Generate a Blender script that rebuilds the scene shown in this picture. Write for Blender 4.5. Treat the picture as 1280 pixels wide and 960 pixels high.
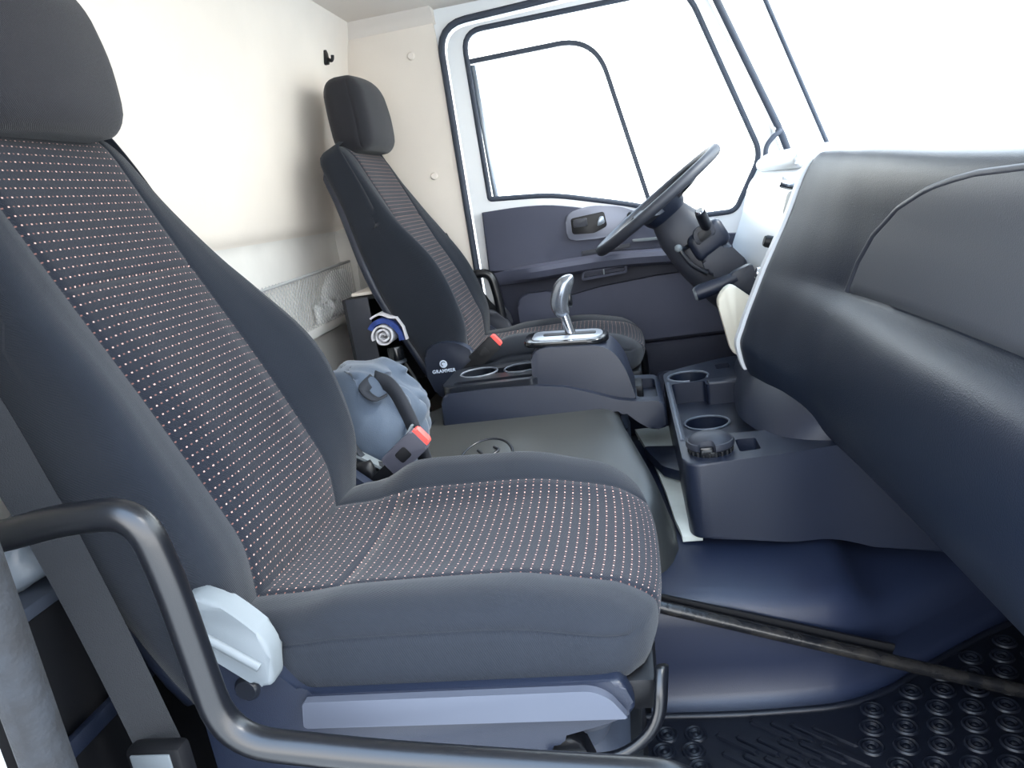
import bpy, bmesh, math, random
from mathutils import Vector, Matrix, noise
random.seed(7)
scene = bpy.context.scene
C = scene.collection
for o in list(bpy.data.objects): bpy.data.objects.remove(o)

# ------------------------------------------------------------------ camera
# world: X = towards the front of the truck, Y = from the passenger door to the driver door, Z up
RX = Vector((0.97896703, -0.11186548, -0.17061553))
RY = Vector((0.13722274, -0.25781242, 0.9564009))
RZ = Vector((-0.15097505, -0.95969728, -0.23703937))
cam_data = bpy.data.cameras.new('camera')
cam_data.sensor_width = 36.0
cam_data.lens = 920.0 / 1280.0 * 36.0
cam_data.clip_start = 0.02
cam = bpy.data.objects.new('camera', cam_data)
C.objects.link(cam)
cam.matrix_world = Matrix(((RX.x, -RX.y, -RX.z, 0.0), (RY.x, -RY.y, -RY.z, 0.0), (RZ.x, -RZ.y, -RZ.z, 1.0), (0, 0, 0, 1)))
scene.camera = cam

# ------------------------------------------------------------------ light
world = bpy.data.worlds.new('sky'); scene.world = world
world.use_nodes = True
nt = world.node_tree; nt.nodes.clear()
wo = nt.nodes.new('ShaderNodeOutputWorld'); bg = nt.nodes.new('ShaderNodeBackground')
tc = nt.nodes.new('ShaderNodeTexCoord'); sep = nt.nodes.new('ShaderNodeSeparateXYZ')
ramp = nt.nodes.new('ShaderNodeValToRGB')
ramp.color_ramp.elements[0].position = 0.0; ramp.color_ramp.elements[0].color = (1.0, 0.985, 0.95, 1)
ramp.color_ramp.elements[1].position = 0.9; ramp.color_ramp.elements[1].color = (0.50, 0.70, 1.0, 1)
nt.links.new(tc.outputs['Generated'], sep.inputs[0]); nt.links.new(sep.outputs['Z'], ramp.inputs[0])
nt.links.new(ramp.outputs[0], bg.inputs[0]); bg.inputs[1].default_value = 2.35
nt.links.new(bg.outputs[0], wo.inputs[0])
sun_data = bpy.data.lights.new('sun', 'SUN'); sun_data.energy = 2.0; sun_data.angle = math.radians(8); sun_data.color = (1.0, 0.95, 0.88)
sun = bpy.data.objects.new('sun', sun_data); C.objects.link(sun)
sun.rotation_euler = Vector((-0.70, 0.12, -0.70)).to_track_quat('-Z', 'Y').to_euler()
scene.view_settings.view_transform = 'Standard'; scene.view_settings.look = 'None'
scene.view_settings.gamma = 1.0; scene.view_settings.use_curve_mapping = False
scene.view_settings.exposure = 1.75

# ------------------------------------------------------------------ materials
def lin(c): return tuple(((v/255.0)/12.92 if v/255.0 <= .04045 else ((v/255.0+.055)/1.055)**2.4) for v in c) + (1.0,)
MATS = {}
def mat(name, rgb, rough=.5, metal=0.0, spec=.5, bump=0.0, scale=600.0, var=0.0, vscale=8.0, sheen=0.0, coat=0.0, kind='noise', rgb2=None):
    m = bpy.data.materials.new(name); m.use_nodes = True; n = m.node_tree; b = n.nodes['Principled BSDF']
    b.inputs['Base Color'].default_value = lin(rgb); b.inputs['Roughness'].default_value = rough
    b.inputs['Metallic'].default_value = metal; b.inputs['Specular IOR Level'].default_value = spec
    b.inputs['Sheen Weight'].default_value = sheen; b.inputs['Coat Weight'].default_value = coat
    t = n.nodes.new('ShaderNodeTexCoord')
    if bump > 0:
        if kind == 'grain':
            x = n.nodes.new('ShaderNodeTexVoronoi'); x.inputs['Scale'].default_value = scale; o = x.outputs['Distance']
        else:
            x = n.nodes.new('ShaderNodeTexNoise'); x.inputs['Scale'].default_value = scale; x.inputs['Detail'].default_value = 2; o = x.outputs[0]
        n.links.new(t.outputs['Object'], x.inputs['Vector'])
        bp = n.nodes.new('ShaderNodeBump'); bp.inputs['Strength'].default_value = bump; bp.inputs['Distance'].default_value = 0.002
        n.links.new(o, bp.inputs['Height']); n.links.new(bp.outputs[0], b.inputs['Normal'])
    if var > 0 or rgb2:
        x = n.nodes.new('ShaderNodeTexNoise'); x.inputs['Scale'].default_value = vscale; x.inputs['Detail'].default_value = 6
        n.links.new(t.outputs['Object'], x.inputs['Vector'])
        r = n.nodes.new('ShaderNodeValToRGB')
        a = lin(rgb); c2 = lin(rgb2) if rgb2 else tuple(v*(1-var) for v in a[:3]) + (1,)
        r.color_ramp.elements[0].position = .35; r.color_ramp.elements[1].position = .65
        r.color_ramp.elements[0].color = c2; r.color_ramp.elements[1].color = a
        n.links.new(x.outputs[0], r.inputs[0]); n.links.new(r.outputs[0], b.inputs['Base Color'])
    MATS[name] = m
    return m
def mnode(n, op, a, b=None, c=None):
    x = n.nodes.new('ShaderNodeMath'); x.operation = op
    for i, v in enumerate((a, b, c)):
        if v is None: continue
        if isinstance(v, (int, float)): x.inputs[i].default_value = v
        else: n.links.new(v, x.inputs[i])
    return x.outputs[0]
def fabric(name, rgb, dots=False, rough=.9):
    m = bpy.data.materials.new(name); m.use_nodes = True; n = m.node_tree; b = n.nodes['Principled BSDF']
    b.inputs['Roughness'].default_value = rough; b.inputs['Specular IOR Level'].default_value = .25
    b.inputs['Sheen Weight'].default_value = .12; b.inputs['Sheen Roughness'].default_value = .5
    uv = n.nodes.new('ShaderNodeUVMap'); s = n.nodes.new('ShaderNodeSeparateXYZ'); n.links.new(uv.outputs[0], s.inputs[0])
    u, v = s.outputs[0], s.outputs[1]
    # twill weave: fine diagonal lines
    d = mnode(n, 'ADD', mnode(n, 'MULTIPLY', u, 2100.0), mnode(n, 'MULTIPLY', v, 1300.0))
    w = mnode(n, 'SINE', d)
    nz = n.nodes.new('ShaderNodeTexNoise'); nz.inputs['Scale'].default_value = 900; n.links.new(uv.outputs[0], nz.inputs['Vector'])
    h = mnode(n, 'ADD', mnode(n, 'MULTIPLY', w, .35), nz.outputs[0])
    bp = n.nodes.new('ShaderNodeBump'); bp.inputs['Strength'].default_value = .35; bp.inputs['Distance'].default_value = .0015
    n.links.new(h, bp.inputs['Height']); n.links.new(bp.outputs[0], b.inputs['Normal'])
    base = lin(rgb); base2 = tuple(x*.82 for x in base[:3]) + (1,)
    cl = n.nodes.new('ShaderNodeTexNoise'); cl.inputs['Scale'].default_value = 14; cl.inputs['Detail'].default_value = 5; n.links.new(uv.outputs[0], cl.inputs['Vector'])
    mx = n.nodes.new('ShaderNodeMix'); mx.data_type = 'RGBA'; mx.inputs[6].default_value = base2; mx.inputs[7].default_value = base
    n.links.new(mnode(n, 'MULTIPLY_ADD', w, .25, cl.outputs[0]), mx.inputs[0])
    col = mx.outputs[2]
    if dots:
        cu = mnode(n, 'MULTIPLY', u, 1/.0080); cv = mnode(n, 'MULTIPLY', v, 1/.0134)
        fu = mnode(n, 'ABSOLUTE', mnode(n, 'SUBTRACT', mnode(n, 'FRACT', cu), .5))
        fv = mnode(n, 'ABSOLUTE', mnode(n, 'SUBTRACT', mnode(n, 'FRACT', cv), .5))
        dot = mnode(n, 'MULTIPLY', mnode(n, 'LESS_THAN', fu, .17), mnode(n, 'LESS_THAN', fv, .075))
        alt = mnode(n, 'MODULO', mnode(n, 'FLOOR', cu), 2.0)
        alt = mnode(n, 'ABSOLUTE', alt)
        # alternate bright salmon and duller brown stitches
        mc = n.nodes.new('ShaderNodeMix'); mc.data_type = 'RGBA'
        mc.inputs[6].default_value = lin((214, 170, 158)); mc.inputs[7].default_value = lin((120, 84, 78))
        n.links.new(alt, mc.inputs[0])
        m2 = n.nodes.new('ShaderNodeMix'); m2.data_type = 'RGBA'
        n.links.new(dot, m2.inputs[0]); n.links.new(col, m2.inputs[6]); n.links.new(mc.outputs[2], m2.inputs[7])
        col = m2.outputs[2]
    n.links.new(col, b.inputs['Base Color'])
    MATS[name] = m
    return m
def glass(name):
    m = bpy.data.materials.new(name); m.use_nodes = True; n = m.node_tree; n.nodes.clear()
    o = n.nodes.new('ShaderNodeOutputMaterial'); t = n.nodes.new('ShaderNodeBsdfTransparent'); g = n.nodes.new('ShaderNodeBsdfGlossy')
    g.inputs['Roughness'].default_value = .02; t.inputs[0].default_value = (.96, .98, .97, 1)
    mx = n.nodes.new('ShaderNodeMixShader'); mx.inputs[0].default_value = .06
    n.links.new(t.outputs[0], mx.inputs[1]); n.links.new(g.outputs[0], mx.inputs[2]); n.links.new(mx.outputs[0], o.inputs[0])
    MATS[name] = m
    return m
mat('cream', (228, 219, 209), .75, bump=.12, scale=260, var=.05, vscale=5, spec=.25)
mat('grey_wall', (230, 226, 220), .7, bump=.1, scale=300, var=.08, vscale=7, spec=.3)
mat('headliner', (222, 214, 206), .9, bump=.2, scale=500, spec=.1)
mat('white_paint', (232, 234, 236), .35, coat=.3)
mat('rubber', (58, 64, 76), .65, bump=.1, scale=300, spec=.35)
mat('worn_rubber', (25, 30, 37), .8, bump=.6, scale=160, rgb2=(14, 17, 22), vscale=40)
mat('dash', (18, 26, 40), .42, bump=.16, scale=520, kind='grain', spec=.5)
mat('dash_lid', (64, 67, 73), .46, bump=.08, scale=520, kind='grain', spec=.55)
mat('shelf_navy', (31, 39, 60), .42, bump=.15, scale=600, spec=.6)
mat('buckle_grey', (70, 70, 80), .5)
mat('rim_grey', (92, 98, 108), .35)
mat('plastic', (22, 29, 45), .42, bump=.18, scale=700, spec=.5)
mat('plastic_smooth', (24, 27, 34), .28, spec=.5)
mat('plastic_mid', (44, 47, 56), .5, bump=.15, scale=700, spec=.45)
mat('door_card', (70, 73, 89), .6, bump=.2, scale=700, spec=.35, var=.1, vscale=6)
mat('door_dark', (36, 39, 54), .6, bump=.2, scale=700, spec=.35)
mat('hump', (46, 48, 48), .44, bump=.15, scale=520, spec=1.0)
mat('bezel_pale', (206, 210, 214), .35)
mat('black', (14, 15, 19), .5, bump=.1, scale=400, spec=.4)
mat('black_gloss', (18, 20, 24), .18, spec=.5)
mat('tube_black', (13, 15, 20), .30, bump=.06, scale=900, spec=.6)
mat('worn_bar', (18, 20, 25), .25, bump=.25, scale=120, rgb2=(46, 44, 42), vscale=26)
mat('chrome', (215, 220, 228), .18, metal=1.0)
mat('steel', (150, 160, 172), .35, metal=.9)
mat('silver', (84, 89, 102), .42, metal=.3)
mat('plate_silver', (150, 156, 166), .35, metal=.6)
mat('lever_silver', (140, 146, 156), .24, metal=.8)
mat('light_grey', (112, 119, 124), .5, bump=.1, scale=800, spec=.4)
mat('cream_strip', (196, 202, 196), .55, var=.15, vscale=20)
mat('grey_bezel', (120, 124, 138), .4, metal=.3)
mat('red', (235, 84, 78), .4)
mat('bag_cloth', (66, 78, 94), .75, bump=.25, scale=500, sheen=.2)
mat('strap_dark', (34, 38, 46), .8, bump=.3, scale=700)
mat('belt', (38, 40, 44), .75, bump=.5, scale=900, spec=.3)
mat('mat_rubber', (14, 18, 28), .42, bump=.12, scale=400, spec=.5)
mat('clear_bag', (120, 128, 138), .3, bump=.5, scale=60)
mat('paper', (246, 246, 244), .7, bump=.4, scale=60)
mat('net', (176, 176, 176), .8)
mat('cloth_white', (214, 212, 216), .9, bump=.4, scale=500)
mat('cloth_blue', (46, 66, 130), .9, bump=.4, scale=500)
mat('ground', (190, 188, 182), .9, bump=.3, scale=20, var=.15, vscale=2)
mat('logo_print', (196, 208, 226), .5)
mat('foam', (200, 190, 160), .9)
mat('cream_plastic', (226, 222, 206), .5)
glass('glass')
fabric('fabric', (27, 32, 41)); fabric('fabric_dots', (26, 30, 40), True); fabric('headrest_fabric', (37, 37, 42))

# ------------------------------------------------------------------ helpers
def tag(o, label=None, cat=None, group=None, kind=None):
    if label: o['label'] = label
    if cat: o['category'] = cat
    if group: o['group'] = group
    if kind: o['kind'] = kind
    return o
def thing(name, label, cat, loc=(0, 0, 0), group=None, kind=None):
    o = bpy.data.objects.new(name, None); o.empty_display_size = .05; C.objects.link(o); o.location = loc
    return tag(o, label, cat, group, kind)
def wloc(o):
    v = Vector((0, 0, 0))
    while o: v += o.location; o = o.parent
    return v
def mesh(name, verts, faces, m, parent=None, smooth=True, uvs=None, sharp=None, recalc=True):
    """verts in world coordinates; stored relative to the parent"""
    off = wloc(parent) if parent else Vector((0, 0, 0))
    me = bpy.data.meshes.new(name)
    me.from_pydata([tuple(Vector(v) - off) for v in verts], [], faces)
    if uvs:
        ul = me.uv_layers.new(name='UVMap')
        for p in me.polygons:
            for li, vi in zip(p.loop_indices, p.vertices): ul.data[li].uv = uvs[p.index][list(p.vertices).index(vi)]
    if recalc:
        bm = bmesh.new(); bm.from_mesh(me); bmesh.ops.recalc_face_normals(bm, faces=bm.faces); bm.to_mesh(me); bm.free()
    if smooth:
        me.shade_smooth()
        if sharp: me.set_sharp_from_angle(angle=math.radians(sharp))
    me.materials.append(MATS[m])
    o = bpy.data.objects.new(name, me); C.objects.link(o)
    if parent: o.parent = parent
    return o
def bm_obj(name, bm, m, parent=None, smooth=True, sharp=35):
    bmesh.ops.recalc_face_normals(bm, faces=bm.faces)
    bm.verts.ensure_lookup_table()
    off = wloc(parent) if parent else Vector((0, 0, 0))
    for v in bm.verts: v.co -= off
    me = bpy.data.meshes.new(name); bm.to_mesh(me); bm.free()
    if smooth:
        me.shade_smooth()
        if sharp: me.set_sharp_from_angle(angle=math.radians(sharp))
    me.materials.append(MATS[m])
    o = bpy.data.objects.new(name, me); C.objects.link(o)
    if parent: o.parent = parent
    return o
def box(name, x0, x1, y0, y1, z0, z1, m, parent=None, bev=.004, seg=2, xf=None):
    bm = bmesh.new()
    bmesh.ops.create_cube(bm, size=1)
    for v in bm.verts: v.co = Vector((x0+(v.co.x+.5)*(x1-x0), y0+(v.co.y+.5)*(y1-y0), z0+(v.co.z+.5)*(z1-z0)))
    if bev: bmesh.ops.bevel(bm, geom=bm.edges[:], offset=bev, segments=seg, affect='EDGES', profile=.5)
    if xf:
        for v in bm.verts: v.co = xf(v.co)
    return bm_obj(name, bm, m, parent)
def prism(name, poly, axis, lo, hi, m, parent=None, bev=.004, seg=2, sharp=35, fn=None):
    """poly: 2-D outline; axis 'y': (x,z) outline extruded along y; 'x': (y,z); 'z': (x,y)"""
    def P(p, t):
        return {'y': (p[0], t, p[1]), 'x': (t, p[0], p[1]), 'z': (p[0], p[1], t)}[axis]
    bm = bmesh.new()
    a = [bm.verts.new(P(p, lo)) for p in poly]; b = [bm.verts.new(P(p, hi)) for p in poly]
    fa = bm.faces.new(a); fb = bm.faces.new(b[::-1]); n = len(poly)
    for i in range(n): bm.faces.new((a[i], b[i], b[(i+1) % n], a[(i+1) % n]))
    if bev:
        es = [e for e in list(fa.edges) + list(fb.edges)]
        bmesh.ops.bevel(bm, geom=es, offset=bev, segments=seg, affect='EDGES', profile=.5, clamp_overlap=True)
    if fn:
        for v in bm.verts: v.co = fn(v.co)
    return bm_obj(name, bm, m, parent, sharp=sharp)
def cr(pts, n=8, closed=False):
    """Catmull-Rom through points"""
    P = [Vector(p) for p in pts]; out = []; N = len(P)
    rng = N if closed else N-1
    for i in range(rng):
        p1, p2 = P[i], P[(i+1) % N]
        p0 = P[i-1] if (i > 0 or closed) else p1*2-p2
        p3 = P[(i+2) % N] if (i+2 < N or closed) else p2*2-p1
        for k in range(n):
            t = k/n
            out.append(.5*((2*p1)+(p2-p0)*t+(2*p0-5*p1+4*p2-p3)*t*t+(3*p1-p0-3*p2+p3)*t**3))
    if not closed: out.append(P[-1].copy())
    return out
def fillet(pts, r, n=6):
    """polyline with rounded corners (works in 2-D and 3-D)"""
    P = [Vector(p) for p in pts]; out = [P[0]]
    for i in range(1, len(P)-1):
        a, b, c = P[i-1], P[i], P[i+1]
        d1, d2 = (a-b), (c-b); q = min(r, d1.length*.48, d2.length*.48)
        s, e = b+d1.normalized()*q, b+d2.normalized()*q
        for k in range(n+1):
            t = k/n; out.append(s*(1-t)**2+b*2*t*(1-t)+e*t*t)
    out.append(P[-1]); return out
def rpoly(pts, r, n=5):
    """closed 2-D polygon with rounded corners"""
    P = [Vector((p[0], p[1])) for p in pts]; N = len(P); out = []
    for i in range(N):
        a, b, c = P[i-1], P[i], P[(i+1) % N]
        rr = r[i] if isinstance(r, (list, tuple)) else r
        d1, d2 = (a-b), (c-b); q = min(rr, d1.length*.48, d2.length*.48)
        s, e = b+d1.normalized()*q, b+d2.normalized()*q
        if q < 1e-5: out.append((b.x, b.y)); continue
        for k in range(n+1):
            t = k/n; v = s*(1-t)**2+b*2*t*(1-t)+e*t*t; out.append((v.x, v.y))
    return out
def sweep(path, prof, closed=False, up=Vector((0, 0, 1)), scales=None):
    """sweep a closed 2-D profile along a 3-D path with parallel transport -> verts, faces"""
    P = [Vector(p) for p in path]; n = len(P); k = len(prof); V = []; F = []
    def tan(i):
        if closed: return (P[(i+1) % n]-P[i-1]).normalized()
        return (P[min(i+1, n-1)]-P[max(i-1, 0)]).normalized()
    t0 = tan(0); s = up.cross(t0)
    if s.length < 1e-4: s = Vector((1, 0, 0)).cross(t0)
    s.normalize()
    for i in range(n):
        t = tan(i); s = (s-t*s.dot(t)).normalized(); u = t.cross(s)
        q = scales[i] if scales else 1.0
        for (a, b) in prof: V.append(P[i]+s*a*q+u*b*q)
    for i in range(n if closed else n-1):
        for j in range(k):
            a, b = i*k+j, i*k+(j+1) % k; c, d = ((i+1) % n)*k+(j+1) % k, ((i+1) % n)*k+j
            F.append((a, b, c, d))
    if not closed: F.append(tuple(range(k))[::-1]); F.append(tuple(range((n-1)*k, n*k)))
    return V, F
def circ(r, n=14): return [(r*math.cos(2*math.pi*i/n), r*math.sin(2*math.pi*i/n)) for i in range(n)]
def tube(name, path, r, m, parent=None, n=14, closed=False, scales=None, sharp=50):
    V, F = sweep(path, circ(r, n), closed, scales=scales)
    return mesh(name, V, F, m, parent, sharp=sharp)
def strip(name, path, w, t, m, parent=None, up=Vector((0, 0, 1)), closed=False):
    V, F = sweep(path, [(-w/2, -t/2), (w/2, -t/2), (w/2, t/2), (-w/2, t/2)], closed, up)
    return mesh(name, V, F, m, parent, sharp=40)
def lathe(name, prof, center, m, parent=None, n=28, axis=Vector((0, 0, 1)), sharp=35):
    """prof: (radius, height) along axis from center"""
    q = Vector((0, 0, 1)).rotation_difference(axis.normalized()); V = []; F = []; k = len(prof); c = Vector(center)
    for i in range(n):
        a = 2*math.pi*i/n
        for (r, h) in prof: V.append(c+q @ Vector((r*math.cos(a), r*math.sin(a), h)))
    for i in range(n):
        for j in range(k-1):
            F.append((i*k+j, ((i+1) % n)*k+j, ((i+1) % n)*k+j+1, i*k+j+1))
    bm = bmesh.new(); vs = [bm.verts.new(v) for v in V]
    for f in F: bm.faces.new([vs[i] for i in f])
    bmesh.ops.remove_doubles(bm, verts=bm.verts, dist=1e-5)
    return bm_obj(name, bm, m, parent, sharp=sharp)
def cut(o, cutters, op='DIFFERENCE'):
    for c in cutters:
        md = o.modifiers.new('cut', 'BOOLEAN'); md.object = c; md.operation = op; md.solver = 'EXACT'
    bpy.context.view_layer.update()
    dg = bpy.context.evaluated_depsgraph_get()
    me = bpy.data.meshes.new_from_object(o.evaluated_get(dg))
    o.modifiers.clear(); old = o.data; nm = old.name
    m0 = old.materials[0]
    o.data = me; bpy.data.meshes.remove(old); me.name = nm
    me.materials.clear(); me.materials.append(m0)
    for p in me.polygons: p.material_index = 0
    me.shade_smooth(); me.set_sharp_from_angle(angle=math.radians(35))
    for c in cutters:
        d = c.data; bpy.data.objects.remove(c); bpy.data.meshes.remove(d)
def ss(a, b, x):
    t = max(0.0, min(1.0, (x-a)/(b-a))); return t*t*(3-2*t)
def gs(x, c, s): return math.exp(-((x-c)/s)**2)
def lerp_tab(tab, x):
    if x <= tab[0][0]: return tab[0][1]
    for (a, va), (b, vb) in zip(tab, tab[1:]):
        if x <= b:
            t = (x-a)/(b-a); t = t*t*(3-2*t); return va+(vb-va)*t
    return tab[-1][1]
def lin_tab(tab, x):
    if x <= tab[0][0]: return tab[0][1]
    for (a, va), (b, vb) in zip(tab, tab[1:]):
        if x <= b: return va+(vb-va)*(x-a)/(b-a)
    return tab[-1][1]
def arr(lo, hi, step, extra=()):
    n = max(2, round((hi-lo)/step)); s = [lo+(hi-lo)*i/n for i in range(n+1)]
    for e in extra:
        for d in (-.006, -.003, 0, .003, .006):
            s.append(e+d)
    s = sorted(s); out = [s[0]]
    for v in s[1:]:
        if v-out[-1] > .0012: out.append(v)
    out[-1] = hi
    return out
def rgrid(xs, ys, zs, r, deform, parts, parent):
    """rounded box on a lattice; r = (x-,x+,y-,y+,z-,z+) rounding; deform(p, raw); parts = [(name, material, test(side, raw centre))]"""
    X, Y, Z = (xs[0], xs[-1]), (ys[0], ys[-1]), (zs[0], zs[-1])
    idx = {}; raw = []; P = []
    def vert(i, j, k):
        key = (i, j, k)
        if key in idx: return idx[key]
        p = (xs[i], ys[j], zs[k]); c = []; q = []
        for a, (v, (lo, hi)) in enumerate(zip(p, (X, Y, Z))):
            rl, rh = r[2*a], r[2*a+1]
            if v < lo+rl: c.append(lo+rl); q.append((v-lo-rl)/rl)
            elif v > hi-rh: c.append(hi-rh); q.append((v-hi+rh)/rh)
            else: c.append(v); q.append(0.0)
        L = math.sqrt(sum(t*t for t in q)); mx = max(abs(t) for t in q)
        if L > 1e-9:
            # project the cube-shaped corner onto the sphere-shaped corner
            s = mx/L
            off = [t*s for t in q]
        else: off = q
        out = []
        for a in range(3):
            rr = r[2*a] if off[a] < 0 else r[2*a+1]
            out.append(c[a]+off[a]*rr)
        idx[key] = len(P); raw.append(p); P.append(deform(Vector(out), p)); return idx[key]
    F = []
    nx, ny, nz = len(xs)-1, len(ys)-1, len(zs)-1
    for k, s in ((0, '-z'), (nz, '+z')):
        for i in range(nx):
            for j in range(ny): F.append(((vert(i, j, k), vert(i+1, j, k), vert(i+1, j+1, k), vert(i, j+1, k)), s))
    for j, s in ((0, '-y'), (ny, '+y')):
        for i in range(nx):
            for k in range(nz): F.append(((vert(i, j, k), vert(i+1, j, k), vert(i+1, j, k+1), vert(i, j, k+1)), s))
    for i, s in ((0, '-x'), (nx, '+x')):
        for j in range(ny):
            for k in range(nz): F.append(((vert(i, j, k), vert(i, j+1, k), vert(i, j+1, k+1), vert(i, j, k+1)), s))
    # outward winding from the mesh as a whole
    bm = bmesh.new(); vs = [bm.verts.new(p) for p in P]; fl = []
    for f, s in F:
        try: fl.append(bm.faces.new([vs[v] for v in f]))
        except ValueError: fl.append(None)
    bmesh.ops.recalc_face_normals(bm, faces=bm.faces)
    bm.verts.index_update()
    W = [tuple(v.index for v in fc.verts) for fc in fl]
    # smooth normals of the whole body, kept when it is split into parts
    bm.normal_update(); N = [v.normal.copy() for v in bm.verts]; bm.free()
    groups = [[] for _ in parts]
    for fi, (f, s) in enumerate(F):
        c = [sum(raw[v][a] for v in f)/4 for a in range(3)]
        for gi, (nm, m, test) in enumerate(parts):
            if test is None or test(s, c): groups[gi].append(fi); break
    objs = []
    for (nm, m, test), g in zip(parts, groups):
        used = {}; V = []; FF = []; UV = []; NN = []
        for fi in g:
            f = W[fi]; s = F[fi][1]; ff = []; uu = []
            for v in f:
                if v not in used: used[v] = len(V); V.append(P[v]); NN.append(N[v])
                ff.append(used[v]); x, y, z = raw[v]
                uu.append({'z': (y, x), 'y': (x, z), 'x': (y, z if s == '+x' else -z)}[s[1]] if s != '+x' else (y, xs[-1]+(zs[-1]-z) if parts[0][0] == 'cushion_insert' else z))
            FF.append(tuple(ff)); UV.append(uu)
        o = mesh(nm, V, FF, m, parent, uvs=UV, recalc=False)
        o.data.normals_split_custom_set_from_vertices([tuple(n) for n in NN])
        objs.append(o)
    return objs

# ================================================================== THE CAB SHELL
def S(o, label, cat): return tag(o, label, cat, kind='structure')
# ground outside
S(prism('ground', [(-30, -30), (30, -30), (30, 34), (-30, 34)], 'z', -1.25, -1.15, 'ground', bev=0), 'pale concrete ground of the yard outside the cab', 'ground')
# floor of the cab
S(box('floor', -1.06, .80, .44, 2.80, -.06, 0.0, 'black', bev=.003), 'dark rubber covered steel cab floor', 'floor')
# rear wall with a stepped ledge
wr = prism('wall_rear', fillet([(-1.12, -.06), (-1.03, -.06), (-1.03, .985), (-1.0, 1.02), (-.978, 1.13), (-.885, 1.64), (-.83, 1.72), (-1.12, 1.72)], .035, 5) , 'y', .44, 2.83, 'cream', bev=0, sharp=40)
wr.data.materials.append(MATS['grey_wall'])
for p in wr.data.polygons:
    if p.center.z < .995: p.material_index = 1
S(wr, 'cream rear wall of the cab with a stepped ledge', 'wall')
# grey corner post on the rear wall
tr = S(prism('trim_1', rpoly([(-1.03, .44), (-1.0, .44), (-.955, 1.0), (-1.0, 1.0), (-1.03, .99)], .006), 'y', 2.615, 2.72, 'grey_wall', bev=.02, seg=4), 'pale grey corner post below the ledge behind the driver seat', 'trim')
# ceiling
S(box('ceiling', -1.06, .52, .44, 2.83, 1.685, 1.78, 'headliner', bev=.02, seg=4), 'beige fabric cab headliner', 'ceiling')
# cove between ceiling and left wall
S(prism('trim_2', fillet([(2.76, 1.635), (2.741, 1.64), (2.722, 1.662), (2.68, 1.688), (2.76, 1.688)], .015, 4), 'x', -1.0, -.56, 'headliner', bev=0), 'beige cove moulding above the quarter panel', 'trim')
# left wall (driver side) with the door opening
open_L = rpoly([(-.555, .06), (-.553, 1.63), (.34, 1.66), (.60, 1.0), (.60, .06)], [.06, .10, .06, .12, .05], 6)
def wall_with_opening(name, y0, y1, outer, hole, m):
    w = prism(name, outer, 'y', y0, y1, m, bev=0)
    c = prism('cutter', hole, 'y', y0-.05, y1+.05, m, bev=0); cut(w, [c]); return w
outer_wall = [(-1.10, -.06), (-1.10, 1.74), (.45, 1.74), (.56, 1.50), (.735, 1.0), (.80, .98), (.80, -.06)]
wl = wall_with_opening('wall_left', 2.75, 2.84, outer_wall, open_L, 'white_paint')
prism('quarter_panel', rpoly([(-1.02, -.02), (-1.02, 1.70), (-.57, 1.70), (-.565, 1.60), (-.567, -.02)], .01), 'y', 2.742, 2.756, 'cream', wl, bev=.004)
S(wl, 'driver side cab wall with cream quarter panel and white windscreen pillar', 'wall')
for (bx, bz) in ((-.665, 1.55), (-.655, 1.135)):
    lathe('trim_cap', [(0, .006), (.010, .006), (.013, .003), (.014, 0)], (bx, 2.742, bz), 'cream', wl, n=18, axis=Vector((0, -1, 0)))
wrgt_hole = rpoly([(-.60, .02), (-.60, 1.63), (.34, 1.66), (.60, 1.0), (.60, .02)], [.04, .10, .06, .12, .04], 6)
wrt = wall_with_opening('wall_right', .40, .485, outer_wall, wrgt_hole, 'white_paint')
S(wrt, 'white painted passenger side door frame at the left edge', 'wall')
S(prism('wall_front', [(.74, -.06), (.80, -.06), (.80, .955), (.74, .955)], 'y', .40, 2.84, 'black', bev=.003), 'dark front bulkhead below the windscreen', 'wall')
# rubber seals round both door openings
def seal(name, outline, y, r, m, label, flat=1.0):
    V, F = sweep([Vector((p[0], y, p[1])) for p in outline], [(a*flat, b) for a, b in circ(r, 10)], True, up=Vector((0, 1, 0)))
    o = mesh(name, V, F, m); return S(o, label, 'seal')
seal('trim_3', open_L, 2.742, .012, 'rubber', 'dark rubber seal around the driver door opening')
seal('trim_4', rpoly([(-.565, .02), (-.565, 1.63), (.34, 1.66), (.60, 1.0), (.60, .02)], [.04, .10, .06, .12, .04], 6), .492, .021, 'worn_rubber', 'worn grey rubber door seal at the lower left edge')

# ------------------------------------------------------------------ driver door
door = thing('door_1', 'driver door with white frame and dark trim card behind the steering wheel', 'door', (0, 2.78, .06), kind='structure')
win = rpoly([(-.468, 1.022), (-.474, 1.60), (.275, 1.605), (.315, 1.55), (.50, 1.03), (.40, .85), (.25, .852), (.04, .928), (-.24, 1.004)], [.01, .07, .04, .04, .05, .03, .05, .08, .08], 6)
dr_out = rpoly([(-.54, .07), (-.54, 1.615), (.33, 1.64), (.585, .995), (.585, .07)], [.05, .09, .05, .11, .04], 6)
frame = wall_with_opening('door_frame', 2.765, 2.82, dr_out, win, 'white_paint')
frame.parent = door; frame.matrix_parent_inverse = Matrix.Translation(-door.location)
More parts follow.
